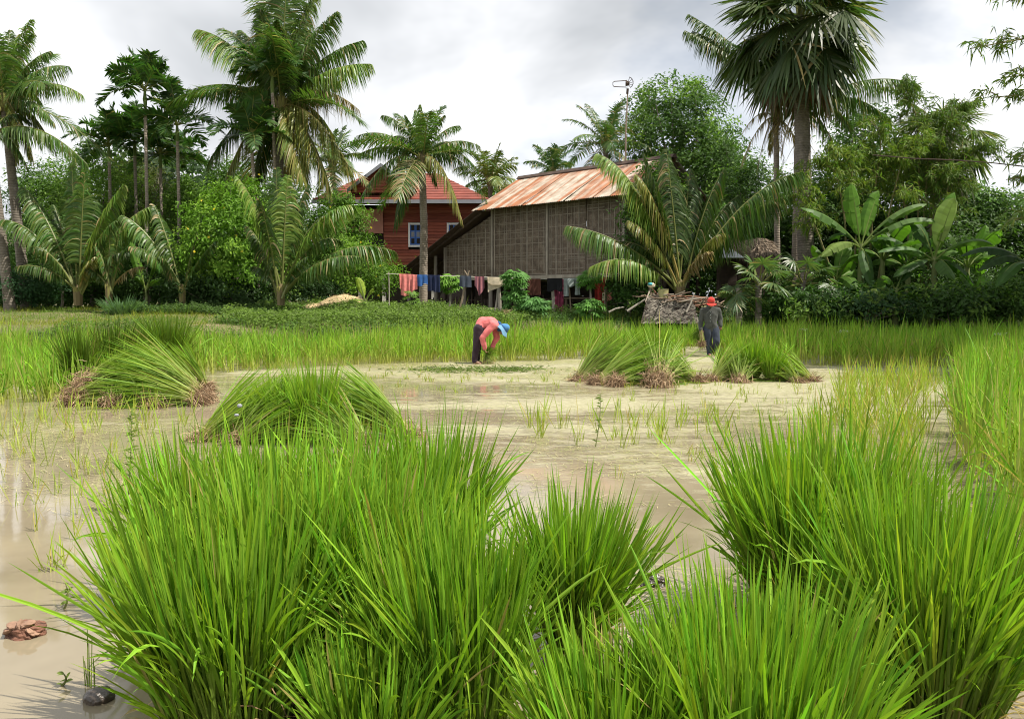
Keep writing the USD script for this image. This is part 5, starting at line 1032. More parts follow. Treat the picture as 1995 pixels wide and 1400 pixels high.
# tall leafy weed stalk standing in the water at the left of the big clump
def stalk(px, py, pyt, label, n=44, dx=10):
    b = gr(px, py); top = at(px + dx, pyt, b[1]); t = thing('weed_stalk', label, 'weed', b)
    C = bez(b, (b + top) / 2 + [.03, 0, 0], top, 14); obj('stem', tube(C, np.linspace(.006, .002, 14), 5, (.16, .18, .06)), 'coloured', t)
    u = rg.uniform(.05, 1, n); P = np.stack([np.interp(u, np.linspace(0, 1, 14), C[:, i]) for i in range(3)], 1); a = rg.random(n) * 6.28
    obj('leaves', ribbons(P, unit(np.c_[np.cos(a), np.sin(a), rg.uniform(.1, .9, n)]), rg.uniform(.03, .075, n), .016, .3, 3, prof=LEAFLET, cb=(.13, .2, .04), ct=(.16, .2, .05), r=rg), 'tree_leaf', t, kind='stuff')
stalk(245, 1000, 800, 'thin leafy weed stalk standing in the water left of the big green clump', 90)
stalk(1160, 870, 765, 'thin dark weed stalk among the shoots in the middle of the water', 40)
stalk(125, 1185, 1135, 'tiny weed seedling standing in the water above the brown husk', 9, 2)
stalk(120, 1335, 1310, 'tiny leaf pair at the surface near the bottom left', 6, 2)
weeds('lawn_edge_weeds', [(-14, 20.3), (-5, 22.7), (-5, 24.2), (-14, 22.6)], 15000, .28, .07, 'darker low weeds along the lower edge of the left bank', (.07, .13, .025))
bt('yellow_flower_bush', 'leafy green bush in front of the left half of the red house', 665, 445, 36, 110, 130, 612, 110, 65, .14, (.085, .17, .02), .06, cl=.45, flowers=5, limbs=6)
for px, py, pyt in ((1560, 690, 642), (1642, 700, 645), (1950, 710, 650)): 
    b = gr(px, py); t = thing('white_flower_weed', {1560: 'tall weed with a pale flower head in the shaded rice, the left one', 1642: 'tall greyish weed in the shaded rice right of the pale flowered one', 1950: 'white flowered weed at the right end of the rice'}[px], 'weed', b)
    top = at(px + 2, pyt, b[1]); obj('stem', tube([b, top], [.008, .004], 5, (.14, .16, .06)), 'coloured', t)
    n = 40; P = top + rg.normal(0, .05, (n, 3)) * [1.4, 1, .3]; obj('flower_head', leaves(P, np.tile([0, -.3, 1.0], (n, 1)), .03, rg, (.5, .5, .42), .8), 'tree_leaf', t)
    u = rg.random((60, 1)); obj('leaves', leaves(b * (1 - u) + top * u + rg.normal(0, .08, (60, 3)) * [1, 1, .2], np.tile([0, 0, 1.0], (60, 1)), .07, rg, (.075, .12, .035), .3), 'tree_leaf', t, kind='stuff')
# ---------------------------------------------------------------- washing line and clothes
A = at
r9 = np.random.default_rng(95)
YL = 30.6
plain('rope', (.45, .42, .36), .8, .1, 6)
def cloth_mat(name, c, stripes=None):
    nodes = {'g': ('texture_coordinate', {}), 'n': ('noise_texture', {'scale': 9.0, 'detail': 4.0}), 'r': ('rgb_ramp', {'ramp': [(.3, np.asarray(c) * .8), (.7, np.minimum(np.asarray(c) * 1.15, .9))]}), 'p': ('principled_bsdf', {'roughness': .9, 'specular_ior_level': .1, 'sheen_weight': .15})}
    links = [('g.object', 'n.vector'), ('n.fac', 'r.fac'), ('r.color', 'p.base_color')]
    if stripes is not None:
        nodes['w'] = ('wave_texture', {'scale': 2.6, 'bands_direction': 'x', 'distortion': .4}); nodes['wr'] = ('rgb_ramp', {'ramp': [(.45, (0, 0, 0)), (.55, (1, 1, 1))]}); nodes['mx'] = ('mix', {'color2': stripes}); links = links[:-1] + [('g.object', 'w.vector'), ('w.fac', 'wr.fac'), ('wr.color', 'mx.fac'), ('r.color', 'mx.color1'), ('mx.color', 'p.base_color')]
    M(name, nodes, links)
for n_, c_ in (('pink_cloth', (.62, .20, .18)), ('blue_cloth', (.03, .09, .26)), ('navy_cloth', (.012, .018, .05)), ('slate_cloth', (.045, .055, .075)), ('cream_cloth', (.55, .46, .33)), ('brown_cloth', (.09, .035, .025)), ('black_cloth', (.012, .012, .014)), ('grey_cloth', (.22, .25, .24)), ('plum_cloth', (.20, .035, .07)), ('red_cloth', (.30, .035, .025))): cloth_mat(n_, c_)
cloth_mat('checked_cloth', (.30, .12, .13), (.13, .05, .07))
LINE = [(752, 533), (820, 536), (905, 538), (965, 541), (1040, 544), (1110, 543), (1160, 541), (1215, 538)]
def line_y(px): return np.interp(px, *zip(*LINE))
wl = thing('washing_line', 'rope washing line strung between sticks in front of the bamboo house', 'washing line', A(980, 600, YL))
obj('rope', tube([A(px, py, YL) for px, py in LINE], .012, 5), 'rope', wl)
def stick(px0, py0, px1, py1, label, rad=.045, mat='grey_wood', bend=.05, Y=YL, fork=False, name='prop_stick'):
    p, q = A(px0, py0, Y + .03), A(px1, py1, Y + .03); p[2] = min(p[2], float(height(p[0], p[1])) - .1)
    t = thing(name, label, 'stick', p)
    C = bez(p, (p + q) / 2 + [bend, 0, 0], q, 10); obj('shaft', tube(C, np.linspace(rad, rad * .75, 10), 7), mat, t, smooth=50)
    if fork:
        for s in (-1, 1): obj('fork', tube([q - [0, 0, .06], q + [s * .09 - .03, 0, .14]], [rad * .7, rad * .45], 6), mat, t)
stick(757, 604, 757, 530, 'thin pole carrying the left end of the washing line', .03)
stick(890, 612, 911, 534, 'forked leaning stick propping the washing line beside the bending person', .045, 'wood', .06, fork=True)
stick(1078, 622, 1076, 558, 'grey post under the washing line below the black cloth', .07)
stick(1112, 620, 1109, 560, 'thin forked stick under the hooded jacket', .03, 'wood', .03)
stick(1180, 632, 1180, 560, 'brown post at the right end of the washing line', .09, 'wood', .01)
stick(973, 622, 971, 552, 'weathered grey post beside the cream cloth', .08)
stick(960, 610, 970, 556, 'slanting short branch leaning on the weathered post', .04, bend=.08)
def sheet(outline_top, drop, Y, folds=3, amp=.05, jag=0.0, flare=0.0, n=22, m=12, seed=0, wrap=True):
    """Cloth hung over the line; outline_top (px0, px1) and drop(u) in pixels below the line."""
    u = np.linspace(0, 1, n); v = np.linspace(0, 1, m); ph = seed * 1.7
    V = np.zeros((n, m, 3))
    for i in range(n):
        px = outline_top[0] + (outline_top[1] - outline_top[0]) * u[i]; d = drop(u[i]); y0 = line_y(px) - 1
        for j in range(m):
            c = A(px + flare * (u[i] - .5) * v[j] + math.sin(ph + u[i] * 9) * 1.2 * v[j], y0 + d * v[j], Y)
            V[i, j] = c + [0, -.015 - amp * v[j] ** .6 * (.5 + .5 * math.sin(folds * 2 * math.pi * u[i] + ph)), 0]
    i = np.arange(n * m).reshape(n, m); q = np.stack([i[:-1, :-1], i[1:, :-1], i[1:, 1:], i[:-1, 1:]], -1).reshape(-1, 4); V = V.reshape(-1, 3)
    f = np.vstack([q[:, [0, 2, 1]], q[:, [0, 3, 2]]])
    return np.vstack([V, V + [0, .012, 0]]), np.vstack([f, f[:, ::-1] + len(V)])
def laundry(name, label, cat, mat, pieces, group='clothes drying on the washing line'):
    t = thing(name, label, cat, A(pieces[0][1][0], line_y(pieces[0][1][0]), YL), group)
    for k, (part, span, drop, kw) in enumerate(pieces): obj(part, sheet(span, drop, YL + kw.pop('dy', 0), seed=k + hash(part) % 1 + len(label), **kw), mat, t, smooth=True)
laundry('pink_shirt', 'long pink shirt hanging on the washing line', 'shirt', 'pink_cloth', [('body', (782, 806), lambda u: 44 - 6 * abs(u - .5), dict(folds=2.5, amp=.07)), ('sleeve', (777, 783.5), lambda u: 26 + 4 * u, dict(folds=1, flare=-6, dy=-.05, n=8)), ('sleeve', (805, 812.5), lambda u: 32 - 4 * u, dict(folds=1, flare=4, dy=-.05, n=8))])
laundry('blue_shirt', 'dark blue cloth hanging right of the pink shirt', 'shirt', 'blue_cloth', [('body', (813, 833), lambda u: 20 + 3 * math.sin(u * 6), dict(folds=2))])
laundry('navy_trousers', 'navy trousers hanging left of the ball shaped papaya shrub', 'trousers', 'navy_cloth', [('leg', (834, 846), lambda u: 31, dict(folds=1.5)), ('leg', (845, 857), lambda u: 33, dict(folds=1.5, dy=-.03))])
laundry('slate_shirt', 'dark slate shirt hanging right of the ball shaped papaya shrub', 'shirt', 'slate_cloth', [('body', (896, 918), lambda u: 22, dict(folds=2))])
laundry('checked_scarf', 'pinkish brown patterned scarf hanging in a point', 'scarf', 'checked_cloth', [('cloth', (925, 943), lambda u: 20 + 18 * (1 - abs(2 * u - 1.1)), dict(folds=2, amp=.06))])
laundry('cream_cloth', 'cream cloth slung over the washing line beside the tall papaya shrub', 'cloth', 'cream_cloth', [('cloth', (950, 984), lambda u: 30 - 16 * u, dict(folds=1, amp=.05)), ('fold', (952, 984), lambda u: 12 + 3 * math.sin(u * 3), dict(folds=1, amp=.03, dy=-.07))])
laundry('brown_cloth', 'dark brown cloth hanging right of the tall papaya shrub', 'cloth', 'brown_cloth', [('cloth', (1028, 1053), lambda u: 32, dict(folds=2.5))])
laundry('black_cloth', 'black cloth hanging above the grey post', 'cloth', 'black_cloth', [('cloth', (1066, 1096), lambda u: 24 + 2 * math.sin(u * 9), dict(folds=2))])
laundry('plum_sarong', 'long plum coloured sarong hanging behind the grey post', 'sarong', 'plum_cloth', [('cloth', (1077, 1098), lambda u: 72, dict(folds=3, amp=.08, dy=.35))])
laundry('hooded_jacket', 'grey hooded jacket hanging with both sleeves down', 'jacket', 'grey_cloth', [('body', (1100, 1124), lambda u: 16 + 2 * math.sin(u * 5), dict(folds=1.5)), ('sleeve', (1098, 1108), lambda u: 35, dict(folds=1, n=8, dy=-.04)), ('sleeve', (1121, 1129), lambda u: 33, dict(folds=1, n=8, dy=-.04)), ('hood', (1105, 1118), lambda u: 13 + 4 * math.sin(u * 3.1), dict(folds=.5, amp=.14, n=10, dy=-.1))])
laundry('red_cloth', 'rusty red cloth hanging behind the brown post', 'cloth', 'red_cloth', [('cloth', (1158, 1178), lambda u: 62, dict(folds=2, dy=.5))])
t = thing('pink_white_cloth', 'small pink and white cloth hung beside the brown post', 'cloth', A(1188, 570, 30.2))
for px0, px1 in ((1173, 1179), (1184, 1192)):
    c = [A(px0, 586, 30.2), A(px1, 584, 30.2), A(px1, 569, 30.2), A(px0, 571, 30.2)]; obj('cloth', hexa(c + [p + np.array([0, .02, 0]) for p in c]), 'cream_cloth' if px0 < 1180 else 'pink_cloth', t)

# ---------------------------------------------------------------- hay, mat, firewood
def blob(c, rad, seed, rough=.25, sub=4, fr=2.0):
    s = trimesh.creation.icosphere(sub); v = s.vertices; k = 1 + rough * (meshkit.fbm(v * fr + seed * 7.3, 4, seed) - .5) * 2
    return v * k[:, None] * np.asarray(rad) + np.asarray(c), s.faces
plain('hay', (.44, .34, .19), .95, .3, 9, .8, 40, (1, 1, 3))
for lab, px, py, Y, rad in (('big rounded tan haystack behind the bright young banana plant', 666, 595, 30.2, (.76, .5, .36)), ('low flat tan haystack left of the big rounded one', 620, 603, 30.6, (.66, .45, .2))):
    c = A(px, py, Y); t = thing('haystack', lab, 'haystack', c)
    m = blob(c, rad, int(px), .22); obj('heap', m, 'hay', t, smooth=True)
    k = r9.integers(0, len(m[0]), 1500); P = m[0][k]; d = unit(P - c)
    obj('straw', ribbons(P, unit(d * .3 + r9.normal(0, .6, (1500, 3)) + [0, 0, -.2]), .16, .012, .3, 2, cb=(.46, .36, .2), ct=(.42, .33, .18), tint=r9.uniform(.6, 1.25, 1500), r=r9), 'coloured', t, kind='stuff')
# woven mat leaning on a rack of sticks
YM = 28.7
mat_ = thing('woven_mat', 'grey woven palm leaf mat leaning under the heap of sticks', 'mat', A(1300, 615, YM))
P00, P10, P01, P11 = A(1250, 630, YM - .5), A(1362, 630, YM - .5), A(1262, 578, YM), A(1352, 586, YM)
def mp(u, v): return (P00 * (1 - u) + P10 * u) * (1 - v) + (P01 * (1 - u) + P11 * u) * v + np.array([0, .1 * math.sin(u * 3.1), -.05 * math.sin(u * 3.1) * v])
cc = [mp(0, 0), mp(1, 0), mp(1, 1), mp(0, 1)]; obj('backing', hexa([p + np.array([0, .16, 0]) for p in cc] + [p + np.array([0, .2, 0]) for p in cc]), 'dark_wood', mat_)
Pm, Dm, Lm = [], [], []
for s in (-1, 1):
    for k in np.linspace(-.9, 1.9, 48):
        n = 14
        for i in range(n):
            v0 = i / n; u0 = k + s * (v0 - .5) * .9
            if 0 < u0 < 1 and r9.random() > .28:
                a, b = mp(u0, v0), mp(np.clip(u0 + s * .9 / n, 0, 1), v0 + 1 / n); Pm.append(a + [0, -.015 * (s * (-1) ** i), 0]); Dm.append(b - a); Lm.append(np.linalg.norm(b - a) * 1.3)
Pm, Dm = np.array(Pm), unit(np.array(Dm)); n = len(Pm)
obj('weave', ribbons(Pm, Dm + r9.normal(0, .06, (n, 3)), np.array(Lm), .04, 0, 2, prof=([0, .5, 1], [1, 1, .7]), R=np.array([0, -1.0, .2]), cb=(.13, .115, .095), ct=(.13, .115, .095), tint=r9.uniform(.25, 2.0, n), r=r9), 'coloured', mat_, kind='stuff')
wood = thing('firewood_heap', 'heap of broken branches and firewood lying on the mat rack', 'firewood', A(1340, 585, 29))
for i in range(58):
    px, py = r9.uniform(1255, 1400), 0; py = np.interp(px, [1255, 1340, 1400], [580, 588, 596]) + r9.normal(0, 4) - 5 * r9.random()
    p = A(px, py, 29.0 + r9.uniform(-.3, .4)); d = unit([r9.normal(0, 1), r9.normal(0, .5), r9.normal(.05, .18)]); ln = r9.uniform(.25, .75)
    c = .62 * np.array([(.33, .24, .17), (.22, .16, .11), (.38, .20, .13), (.40, .34, .27)][r9.integers(4)])
    obj('branch', tube([p - d * ln, p + r9.normal(0, .03, 3), p + d * ln], [.03, .028, .018], 6, c), 'coloured', wood, smooth=50)
def branch(pts, label, rad=.04):
    t = thing('fallen_branch', label, 'branch', A(*pts[0])); obj('stick', tube([A(*p) for p in pts], np.linspace(rad, rad * .6, len(pts)), 7), 'grey_wood', t, smooth=50)
branch([(1186, 608, 28.9), (1200, 601, 28.9), (1216, 598, 28.9)], 'short pale branch lying right of the brown post')
branch([(1222, 606, 28.8), (1240, 594, 28.8), (1268, 576, 28.8)], 'bare branch slanting up to the left corner of the mat', .045)
branch([(1337, 608, 28.4), (1346, 590, 28.5), (1353, 570, 28.6)], 'pale stick leaning at the right corner of the mat', .035)
bk = thing('basket', 'olive yellow tub standing on top of the mat rack', 'tub', A(1292, 582, 29.0))
c = A(1292, 581, 29.0); prof = np.array([(0, 0), (.165, 0), (.18, .30), (.155, .30), (.14, .03), (0, .03)]); m = trimesh.creation.revolve(prof, sections=24); m.apply_translation(c)
plain('olive_tub', (.30, .28, .13), .6, .15, 5); obj('tub', m, 'olive_tub', bk, smooth=40)
m = trimesh.creation.torus(.182, .012, 20, 6); m.apply_translation(c + [0, 0, .30]); obj('rim', m, 'olive_tub', bk, smooth=40)
cp = thing('cloth_on_stake', 'white and turquoise cap hung on a stake above the mat', 'cap', A(1268, 575, 29.0))
obj('stake', tube([A(1266, 600, 29.0), A(1268, 556, 29.0)], .035, 7), 'wood', cp)
m = blob(A(1269, 556, 29.0), (.13, .12, .09), 4, .3, 3); obj('cap', m, 'cream_cloth', cp, smooth=True)
m = blob(A(1267, 553.5, 28.97), (.09, .13, .06), 5, .1, 3); plain('turquoise', (.06, .30, .36), .7, .1, 5); obj('panel', m, 'turquoise', cp, smooth=True)
dr = thing('dried_plant', 'dried brown uprooted plant right behind the bending person', 'dead plant', A(986, 622, 28.4)); P = A(986, 612, 28.4)
obj('stalks', ribbons(np.tile(P, (160, 1)) + r9.normal(0, .08, (160, 3)), r9.normal(0, 1, (160, 3)) + [0, 0, .1], .28, .02, .5, 3, cb=(.36, .26, .16), ct=(.30, .2, .12), r=r9), 'coloured', dr, kind='stuff')

# ---------------------------------------------------------------- things lying in the water
hu = gr(52, 1235); t = thing('coconut_husk', 'reddish brown coconut husk floating at the left edge', 'coconut husk', hu)
plain('husk', (.15, .068, .042), .7, .5, 9, .9, 30, (1, 3, 1), .4); plain('husk_pale', (.25, .15, .10), .7, .4, 9, .6, 30)
obj('shell', blob(hu + [0, 0, .014], (.088, .07, .05), 3, .4, 4, 1.6), 'husk', t, smooth=35)
for k, (dx, dz, a) in enumerate(((-.03, .052, .3), (.02, .060, -.2), (.045, .035, .8), (-.055, .03, -.6), (0, .045, 1.4))):
    v, f = blob((0, 0, 0), (.034, .03, .012), 10 + k, .45, 3, 1.5); R = trimesh.transformations.rotation_matrix(a, [.3, 1, .4])[:3, :3]
    obj('fibre_flap', (v @ R.T + hu + [dx, -.03, dz], f), 'husk_pale', t, smooth=35)
sh = gr(193, 1362); t = thing('dark_shell', 'dark rounded coconut shell half sunk beside the cut stalks', 'coconut shell', sh)
plain('wet_dark', (.055, .042, .032), .3, .4, 12, .5, 40, spec=.6); obj('shell', blob(sh + [0, 0, .012], (.056, .05, .034), 8, .12, 4), 'wet_dark', t, smooth=True)
obj('stain_rim', tube([sh + [.05 * math.cos(a), .044 * math.sin(a), .012] for a in np.linspace(0, 6.28, 20)], .004, 5), 'husk', t)
cl = gr(1276, 1138); t = thing('black_clod', 'wet black clod lying in the water right of the small fan shaped bundle', 'clod', cl)
obj('lump', blob(cl + [0, 0, .012], (.062, .05, .036), 9, .6, 4, 2.2), 'wet_dark', t, smooth=35); obj('lump', blob(cl + [-.05, -.01, .0], (.03, .03, .022), 12, .6, 3, 2.2), 'wet_dark', t, smooth=35)
rs = gr(172, 1335); t = thing('cut_stalks', 'few thin cut rice stalks standing in the water at the bottom left', 'stalks', rs)
for dx, h in ((0, .24), (.008, .17), (-.012, .12), (.018, .19), (.026, .11), (-.004, .1), (.03, .08)): obj('stalk', tube([rs + [dx, r9.normal(0, .008), -.03], rs + [dx + r9.normal(0, .006), 0, h]], [.0028, .0016], 5, (.17, .22, .05)), 'coloured', t)
st = thing('pale_stone', 'two small grey pebbles lodged on the heap behind the foreground clump', 'pebble', A(467, 790, 8.5))
obj('pebble', blob(A(467, 790, 8.45), (.026, .02, .02), 21, .15, 3), 'grey_board', st, smooth=True); obj('pebble', blob(A(461, 808, 8.4), (.024, .02, .014), 22, .15, 3), 'grey_board', st, smooth=True)
# folded pale leaf at the foot of the rightmost bundle is one of its leaves
# trampled patches of uprooted weeds behind the water
for px, py, lab in ((870, 722, 'dark green patch of uprooted weeds left of the middle of the water'), (990, 722, 'patch of torn grass lying near the feet of the bending person'), (340, 790, 'bright green tuft lying in the water before the left heap')):
    p = gr(px, py); t = thing('weed_patch', lab, 'weeds', p); n = 420
    q = np.c_[r9.normal(0, .42 if px > 400 else .14, n), r9.normal(0, .35 if px > 400 else .05, n), r9.uniform(.01, .06, n)]
    obj('leaves', ribbons(p + q, unit(r9.normal(0, 1, (n, 3)) * [1, 1, .25] + [0, 0, .15]), .13, .016, .2, 3, cb=(.11, .15, .04), ct=(.10, .17, .03), tint=r9.uniform(.6, 1.3, n), r=r9), 'rice_leaf', t, kind='stuff')
# ---------------------------------------------------------------- people
def ball(p, r, seg=14): return manifold3d.Manifold.sphere(float(r), seg).translate([float(x) for x in p])
def bone(*pr): return manifold3d.Manifold.batch_hull([ball(p, r) for p, r in pr])
def soft(parts, edge=.02, it=8):
    m = manifold3d.Manifold.batch_boolean(parts, manifold3d.OpType.Add).refine_to_length(edge)
    o = m.to_mesh(); t = trimesh.Trimesh(o.vert_properties[:, :3], o.tri_verts, process=True)
    trimesh.smoothing.filter_taubin(t, iterations=it); return t
def make_hand(w, d, side, curl=.9):
    """Palm, four fingers and a thumb: w wrist, d direction of the hand, side the thumb's direction."""
    d = unit(d); s = unit(side - d * (unit(side) @ d)); n = np.cross(d, s); out = [bone((w, .024), (w + d * .05 + s * .03, .014), (w + d * .055 - s * .03, .013), (w + d * .085 + s * .028, .012), (w + d * .08 - s * .03, .011))]
    for k, ln in ((.026, .070), (.009, .078), (-.009, .072), (-.027, .056)):
        p = w + d * .085 + s * k; seg = ln / 3; a = 0; out_p = [p]
        for i in range(3):
            a += curl * .75; p = p + (d * math.cos(a) + n * math.sin(a)) * seg * 1.25; out_p.append(p)
        for i in range(3): out.append(bone((out_p[i], .0095 - .001 * i), (out_p[i + 1], .0085 - .001 * i)))
    b = w + d * .025 + s * .026; m = b + d * .03 + s * .032; e = m + d * .028 + n * .02
    out += [bone((b, .014), (m, .011)), bone((m, .011), (e, .009))]
    return out
M('skin', {'g': ('texture_coordinate', {}), 'n': ('noise_texture', {'scale': 18.0}), 'r': ('rgb_ramp', {'ramp': [(.3, (.20, .105, .062)), (.7, (.28, .155, .095))]}), 'p': ('principled_bsdf', {'roughness': .55, 'subsurface_weight': .08})}, [('g.object', 'n.vector'), ('n.fac', 'r.fac'), ('r.color', 'p.base_color')])
for n_, c_ in (('salmon_shirt', (.60, .155, .155)), ('purple_trousers', (.035, .022, .032)), ('blue_hat', (.055, .17, .34)), ('hat_band', (.02, .07, .18)), ('pale_brim', (.12, .25, .38)), ('charcoal_shirt', (.055, .058, .052)), ('denim', (.034, .042, .060)), ('red_cap', (.50, .045, .035)), ('hair', (.012, .010, .009)), ('mud_skin', (.12, .085, .055))): cloth_mat(n_, c_)
def head_parts(c, fwd, up, s=1.0):
    """Skull, jaw, nose, ears, and the neck side; fwd is where the face looks."""
    fwd = unit(fwd); up = unit(up - fwd * (unit(up) @ fwd)); rt = np.cross(fwd, up); P = lambda f, u, r_: c + (fwd * f + up * u + rt * r_) * s
    parts = [bone((P(-.015, .03, 0), .083 * s), (P(.012, .015, 0), .078 * s)), bone((P(.015, 0, 0), .072 * s), (P(.045, -.075, 0), .036 * s)), bone((P(.088, .005, 0), .010 * s), (P(.104, -.022, 0), .013 * s)),
             bone((P(.078, -.052, .016), .008 * s), (P(.078, -.052, -.016), .008 * s))]
    for q in (-1, 1): parts.append(bone((P(-.005, .012, q * .078), .018 * s), (P(-.002, -.022, q * .076), .013 * s)))
    eyes = [trimesh.creation.icosphere(2, .0105 * s, center=None) for q in (-1, 1)]
    for e, q in zip(eyes, (-1, 1)): e.apply_translation(P(.077, .012, q * .030))
    return parts, eyes, P
def person(label, J, face, up, shirt, trousers, hat, group=None, lean=0, seat=0):
    t = thing('person', label, 'person', (J['foot_l'] + J['foot_r']) / 2 * [1, 1, 0])
    R = dict(hip=.105, knee=.062, ankle=.042, shoulder=.066, elbow=.046, wrist=.030)
    hips = [bone((J['hip_l'], .105), (J['hip_r'], .105), (J['waist'], .115))]
    torso = [bone((J['waist'], .125), (J['chest'] + J['side'] * .07, .12), (J['chest'] - J['side'] * .07, .12)), bone((J['chest'] + J['side'] * .07, .115), (J['chest'] - J['side'] * .07, .115), (J['sh_l'], .07), (J['sh_r'], .07), (J['neck'], .065))]
    hp_, eyes, HP = head_parts(J['head'], face, up)
    limbs = []; arms = []; legs = []
    for s in 'lr':
        arms += [((J['sh_' + s], .068), (J['el_' + s], .047)), ((J['el_' + s], .047), (J['wr_' + s], .032))]
        legs += [((J['hip_' + s], .105), (J['kn_' + s], .066)), ((J['kn_' + s], .066), (J['kn_' + s] * .65 + J['an_' + s] * .35, .062)), ((J['kn_' + s] * .65 + J['an_' + s] * .35, .062), (J['an_' + s], .042))]
    feet = [bone((J['an_' + s], .042), (J['foot_' + s] + [0, 0, .035], .035), (J['foot_' + s] + J['toe_' + s] * .15 + [0, 0, .022], .022)) for s in 'lr']
    body = soft(hips + torso + [bone(*a) for a in arms + legs] + hp_ + feet + [bone((J['neck'], .055), (J['head'] - unit(up) * .07, .05))])
    o = manifold3d.Manifold.batch_boolean([manifold3d.Manifold(manifold3d.Mesh(np.array(body.vertices, np.float32), np.array(body.faces, np.uint32)))] + make_hand(J['wr_l'], J['hand_l'], J['thumb_l'], J['curl']) + make_hand(J['wr_r'], J['hand_r'], J['thumb_r'], J['curl']), manifold3d.OpType.Add)
    obj('body', o, 'skin', t, smooth=60)
    for e in eyes: obj('eye', e, 'hair', t, smooth=True)
    g = .016
    sm = soft([bone(*[(p, r + g) for p, r in ((J['waist'], .128), (J['hip_l'], .098), (J['hip_r'], .098))])] + [bone((J['waist'], .125 + g), (J['chest'] + J['side'] * .07, .12 + g), (J['chest'] - J['side'] * .07, .12 + g)), bone((J['chest'] + J['side'] * .07, .115 + g), (J['chest'] - J['side'] * .07, .115 + g), (J['sh_l'], .07 + g), (J['sh_r'], .07 + g), (J['neck'], .055 + g))] + [bone(*[(p, r + g + .006) for p, r in a]) for a in arms], .025)
    v = np.array(sm.vertices); v += sm.vertex_normals * ((meshkit.fbm(v * [16, 16, 9], 3, 7) - .5) * .032)[:, None]                # creases
    obj('shirt', (v, sm.faces), shirt, t, smooth=True)
    tm = soft([bone((J['hip_l'], .112), (J['hip_r'], .112), (J['waist'] * .4 + (J['hip_l'] + J['hip_r']) * .3, .112))] + [bone(*[(p, r + .02) for p, r in a]) for a in legs], .025)
    v = np.array(tm.vertices); v += tm.vertex_normals * ((meshkit.fbm(v * [14, 14, 8], 3, 9) - .5) * .03)[:, None]
    obj('trousers', (v, tm.faces), trousers, t, smooth=True)
    obj('hair', soft([bone((HP(-.03, .03, 0), .088), (HP(-.005, .05, 0), .082)), bone((HP(-.05, -.03, 0), .06), (HP(-.03, .03, 0), .08))], .02), 'hair', t, smooth=True)
    return t, HP
def disc_ring(P, rin, rout, drop, n=40, frill=0.0, th=.006):
    a = np.linspace(0, 2 * np.pi, n, endpoint=False); V = []
    for r_, d in ((rin, 0), ((rin + rout) / 2, drop * .4), (rout, drop)):
        for i, x in enumerate(a): V.append(P(r_ * math.cos(x) * 1.08, -d + frill * math.sin(x * 5) * (r_ - rin) / (rout - rin), r_ * math.sin(x)))
    V = np.array(V); f = []
    for k in range(2):
        for i in range(n): j = (i + 1) % n; f += [(k * n + i, k * n + j, (k + 1) * n + j), (k * n + i, (k + 1) * n + j, (k + 1) * n + i)]
    f = np.array(f); nv = len(V); nn = unit(np.array(P(0, 1, 0)) - np.array(P(0, 0, 0)))
    return np.vstack([V, V + nn * th]), np.vstack([f, f[:, ::-1] + nv])
# the bending person, seen from the side
Yw = 19.3
def W(px, py, dy=0.0): return at(px, py, Yw + dy)
Jw = dict(hip_l=W(934, 640, .09), hip_r=W(933, 640, -.09), waist=W(940, 629), chest=W(957, 629), neck=W(969, 634), head=W(980, 642), sh_l=W(963, 632, .17), sh_r=W(961, 633, -.17), side=np.array([0, -1.0, 0]),
    el_l=W(968, 657, .16), wr_l=W(957, 680, .03), el_r=W(940, 657, -.20), wr_r=W(944, 678, -.10), kn_l=W(931, 673, .1), kn_r=W(928, 673, -.08), an_l=W(929, 703, .12), an_r=W(925, 703, -.08), foot_l=W(929, 709, .12), foot_r=W(925, 709, -.08),
    toe_l=np.array([1, -.1, 0]), toe_r=np.array([1, -.2, 0]), hand_l=np.array([-.15, -.1, -1]), hand_r=np.array([.3, .15, -1]), thumb_l=np.array([0, -1, .1]), thumb_r=np.array([0, 1, .1]), curl=.9)
for k in ('foot_l', 'foot_r'): Jw[k][2] = -.03
woman, HPw = person('bending person in a salmon pink shirt, dark trousers and blue sun hat pulling rice', Jw, np.array([.55, -.15, -.8]), np.array([.8, 0, .55]), 'salmon_shirt', 'purple_trousers', None)
obj('hat', soft([bone((HPw(-.02, .035, 0), .108), (HPw(.0, .085, 0), .088))], .02), 'blue_hat', woman, smooth=True)
obj('hat_brim', disc_ring(lambda f, u, r_: HPw(f - .005, u + .03, r_), .105, .195, .085, frill=.015), 'pale_brim', woman, smooth=True)
obj('hat_band', disc_ring(lambda f, u, r_: HPw(f - .005, u + .062, r_), .104, .113, .035), 'hat_band', woman, smooth=True)
obj('neck_scarf', soft([bone((Jw['neck'] + [.02, 0, .03], .075), (Jw['head'] + [-.07, 0, .03], .085))], .02), 'hat_band', woman, smooth=True)
hd = thing('rice_handful', 'handful of rice seedlings gripped by the bending person', 'rice bundle', W(950, 708, -.03))
n = 160; P = W(949, 690, -.04) + r9.normal(0, .02, (n, 3))
obj('blades', ribbons(P, unit(r9.normal(0, .3, (n, 3)) + [.12, 0, -1]), .30, .010, .0, 3, cb=(.14, .22, .04), ct=(.36, .38, .14), r=r9), 'rice_leaf', hd, kind='stuff')
obj('tips', ribbons(P, unit(r9.normal(0, .45, (n, 3)) + [.35, 0, .75]), .35, .010, .4, 3, cb=(.14, .22, .04), ct=(.16, .30, .03), r=r9), 'rice_leaf', hd, kind='stuff')
obj('roots', tangle(W(952, 708, -.05) + [0, 0, .03], np.array([.3, 0, -.1]), .10, 160, .12, r9, .007), 'coloured', hd, kind='stuff')
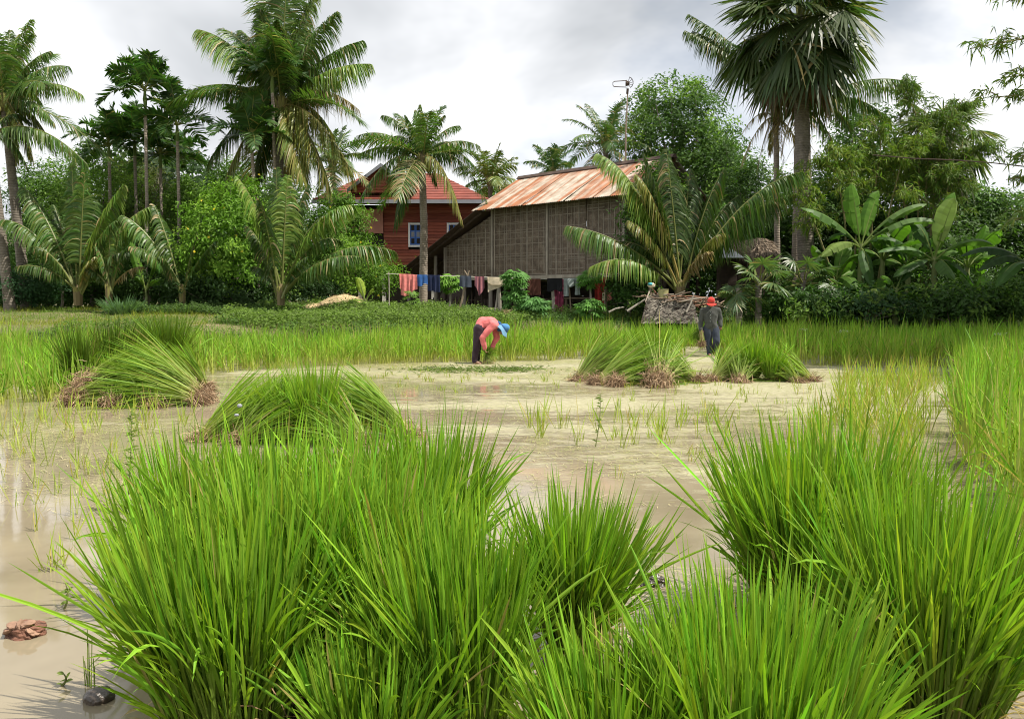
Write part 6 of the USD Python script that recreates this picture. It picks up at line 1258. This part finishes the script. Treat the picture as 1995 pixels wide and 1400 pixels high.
# the walking person, seen from the front
Ym = 22.0
def U(px, py, dy=0.0): return at(px, py, Ym + dy)
Jm = dict(hip_l=U(1393, 641, 0), hip_r=U(1378, 641, 0), waist=U(1385, 630), chest=U(1384, 613), neck=U(1384, 601, .0), head=U(1385, 590, -.05), sh_l=U(1398, 605), sh_r=U(1370, 606), side=np.array([1.0, 0, 0]),
    el_l=U(1403, 622, .04), wr_l=U(1403.5, 634, -.04), el_r=U(1365.5, 626, .05), wr_r=U(1365, 641, -.06), kn_l=U(1396, 664, -.12), kn_r=U(1380.5, 665, -.02), an_l=U(1389, 684, .2), an_r=U(1382, 689, -.05), foot_l=U(1389, 688, .24), foot_r=U(1382, 693, -.08),
    toe_l=np.array([.1, -1, -.5]), toe_r=np.array([-.1, -1, 0]), hand_l=np.array([.05, -.1, -1]), hand_r=np.array([.05, -.1, -1]), thumb_l=np.array([-1, -.3, 0]), thumb_r=np.array([1, -.3, 0]), curl=.75)
Jm['foot_r'][2] = -.02
man, HPm = person('walking person in a red cap, charcoal shirt and dark jeans carrying seedlings', Jm, np.array([-.05, -.85, -.55]), np.array([0, -.5, .85]), 'charcoal_shirt', 'denim', None)
obj('cap', soft([bone((HPm(-.02, .05, 0), .100), (HPm(-.005, .075, 0), .094))], .02), 'red_cap', man, smooth=True)
v, f = disc_ring(lambda f_, u, r_: HPm(f_ + .02, u + .045, r_), .085, .15, .02, 40); obj('cap_peak', (v, f[[(v[q][:, 0:3] @ unit(np.array([-.05, -.85, -.55]))).mean() > (HPm(.085, .04, 0) @ unit(np.array([-.05, -.85, -.55]))) for q in f]]), 'red_cap', man, smooth=True)
obj('collar', soft([bone((HPm(-.04, -.13, -.06), .035), (HPm(.01, -.155, 0), .03), (HPm(-.04, -.13, .06), .035))], .02), 'charcoal_shirt', man, smooth=True)
for i in range(4): obj('button', trimesh.creation.icosphere(1, .010).apply_translation(U(1384.5, 608 + i * 6, -.155)), 'grey_cloth', man)
hd = thing('rice_handful', 'small bunch of seedlings hanging with its roots down from the walking person', 'rice bundle', U(1366, 655, -.1))
n = 130; P = U(1366, 645, -.1) + r9.normal(0, .012, (n, 3)) * [1, 1, 2]
obj('blades', ribbons(P, unit(r9.normal(0, .13, (n, 3)) + [.03, 0, -1]), r9.uniform(.2, .3, n), .010, .0, 3, prof=([0, .5, 1], [1, 1, .6]), cb=(.40, .38, .18), ct=(.5, .45, .26), r=r9), 'rice_leaf', hd, kind='stuff')
obj('roots', tangle(U(1367, 668, -.1), np.array([0, 0, -.5]), .075, 320, .14, r9, .007), 'coloured', hd, kind='stuff')
obj('tips', ribbons(P, unit(r9.normal(0, .25, (n, 3)) + [-.1, .8, -.1]), .45, .012, .5, 3, cb=(.14, .2, .04), ct=(.12, .24, .03), r=r9), 'rice_leaf', hd, kind='stuff')
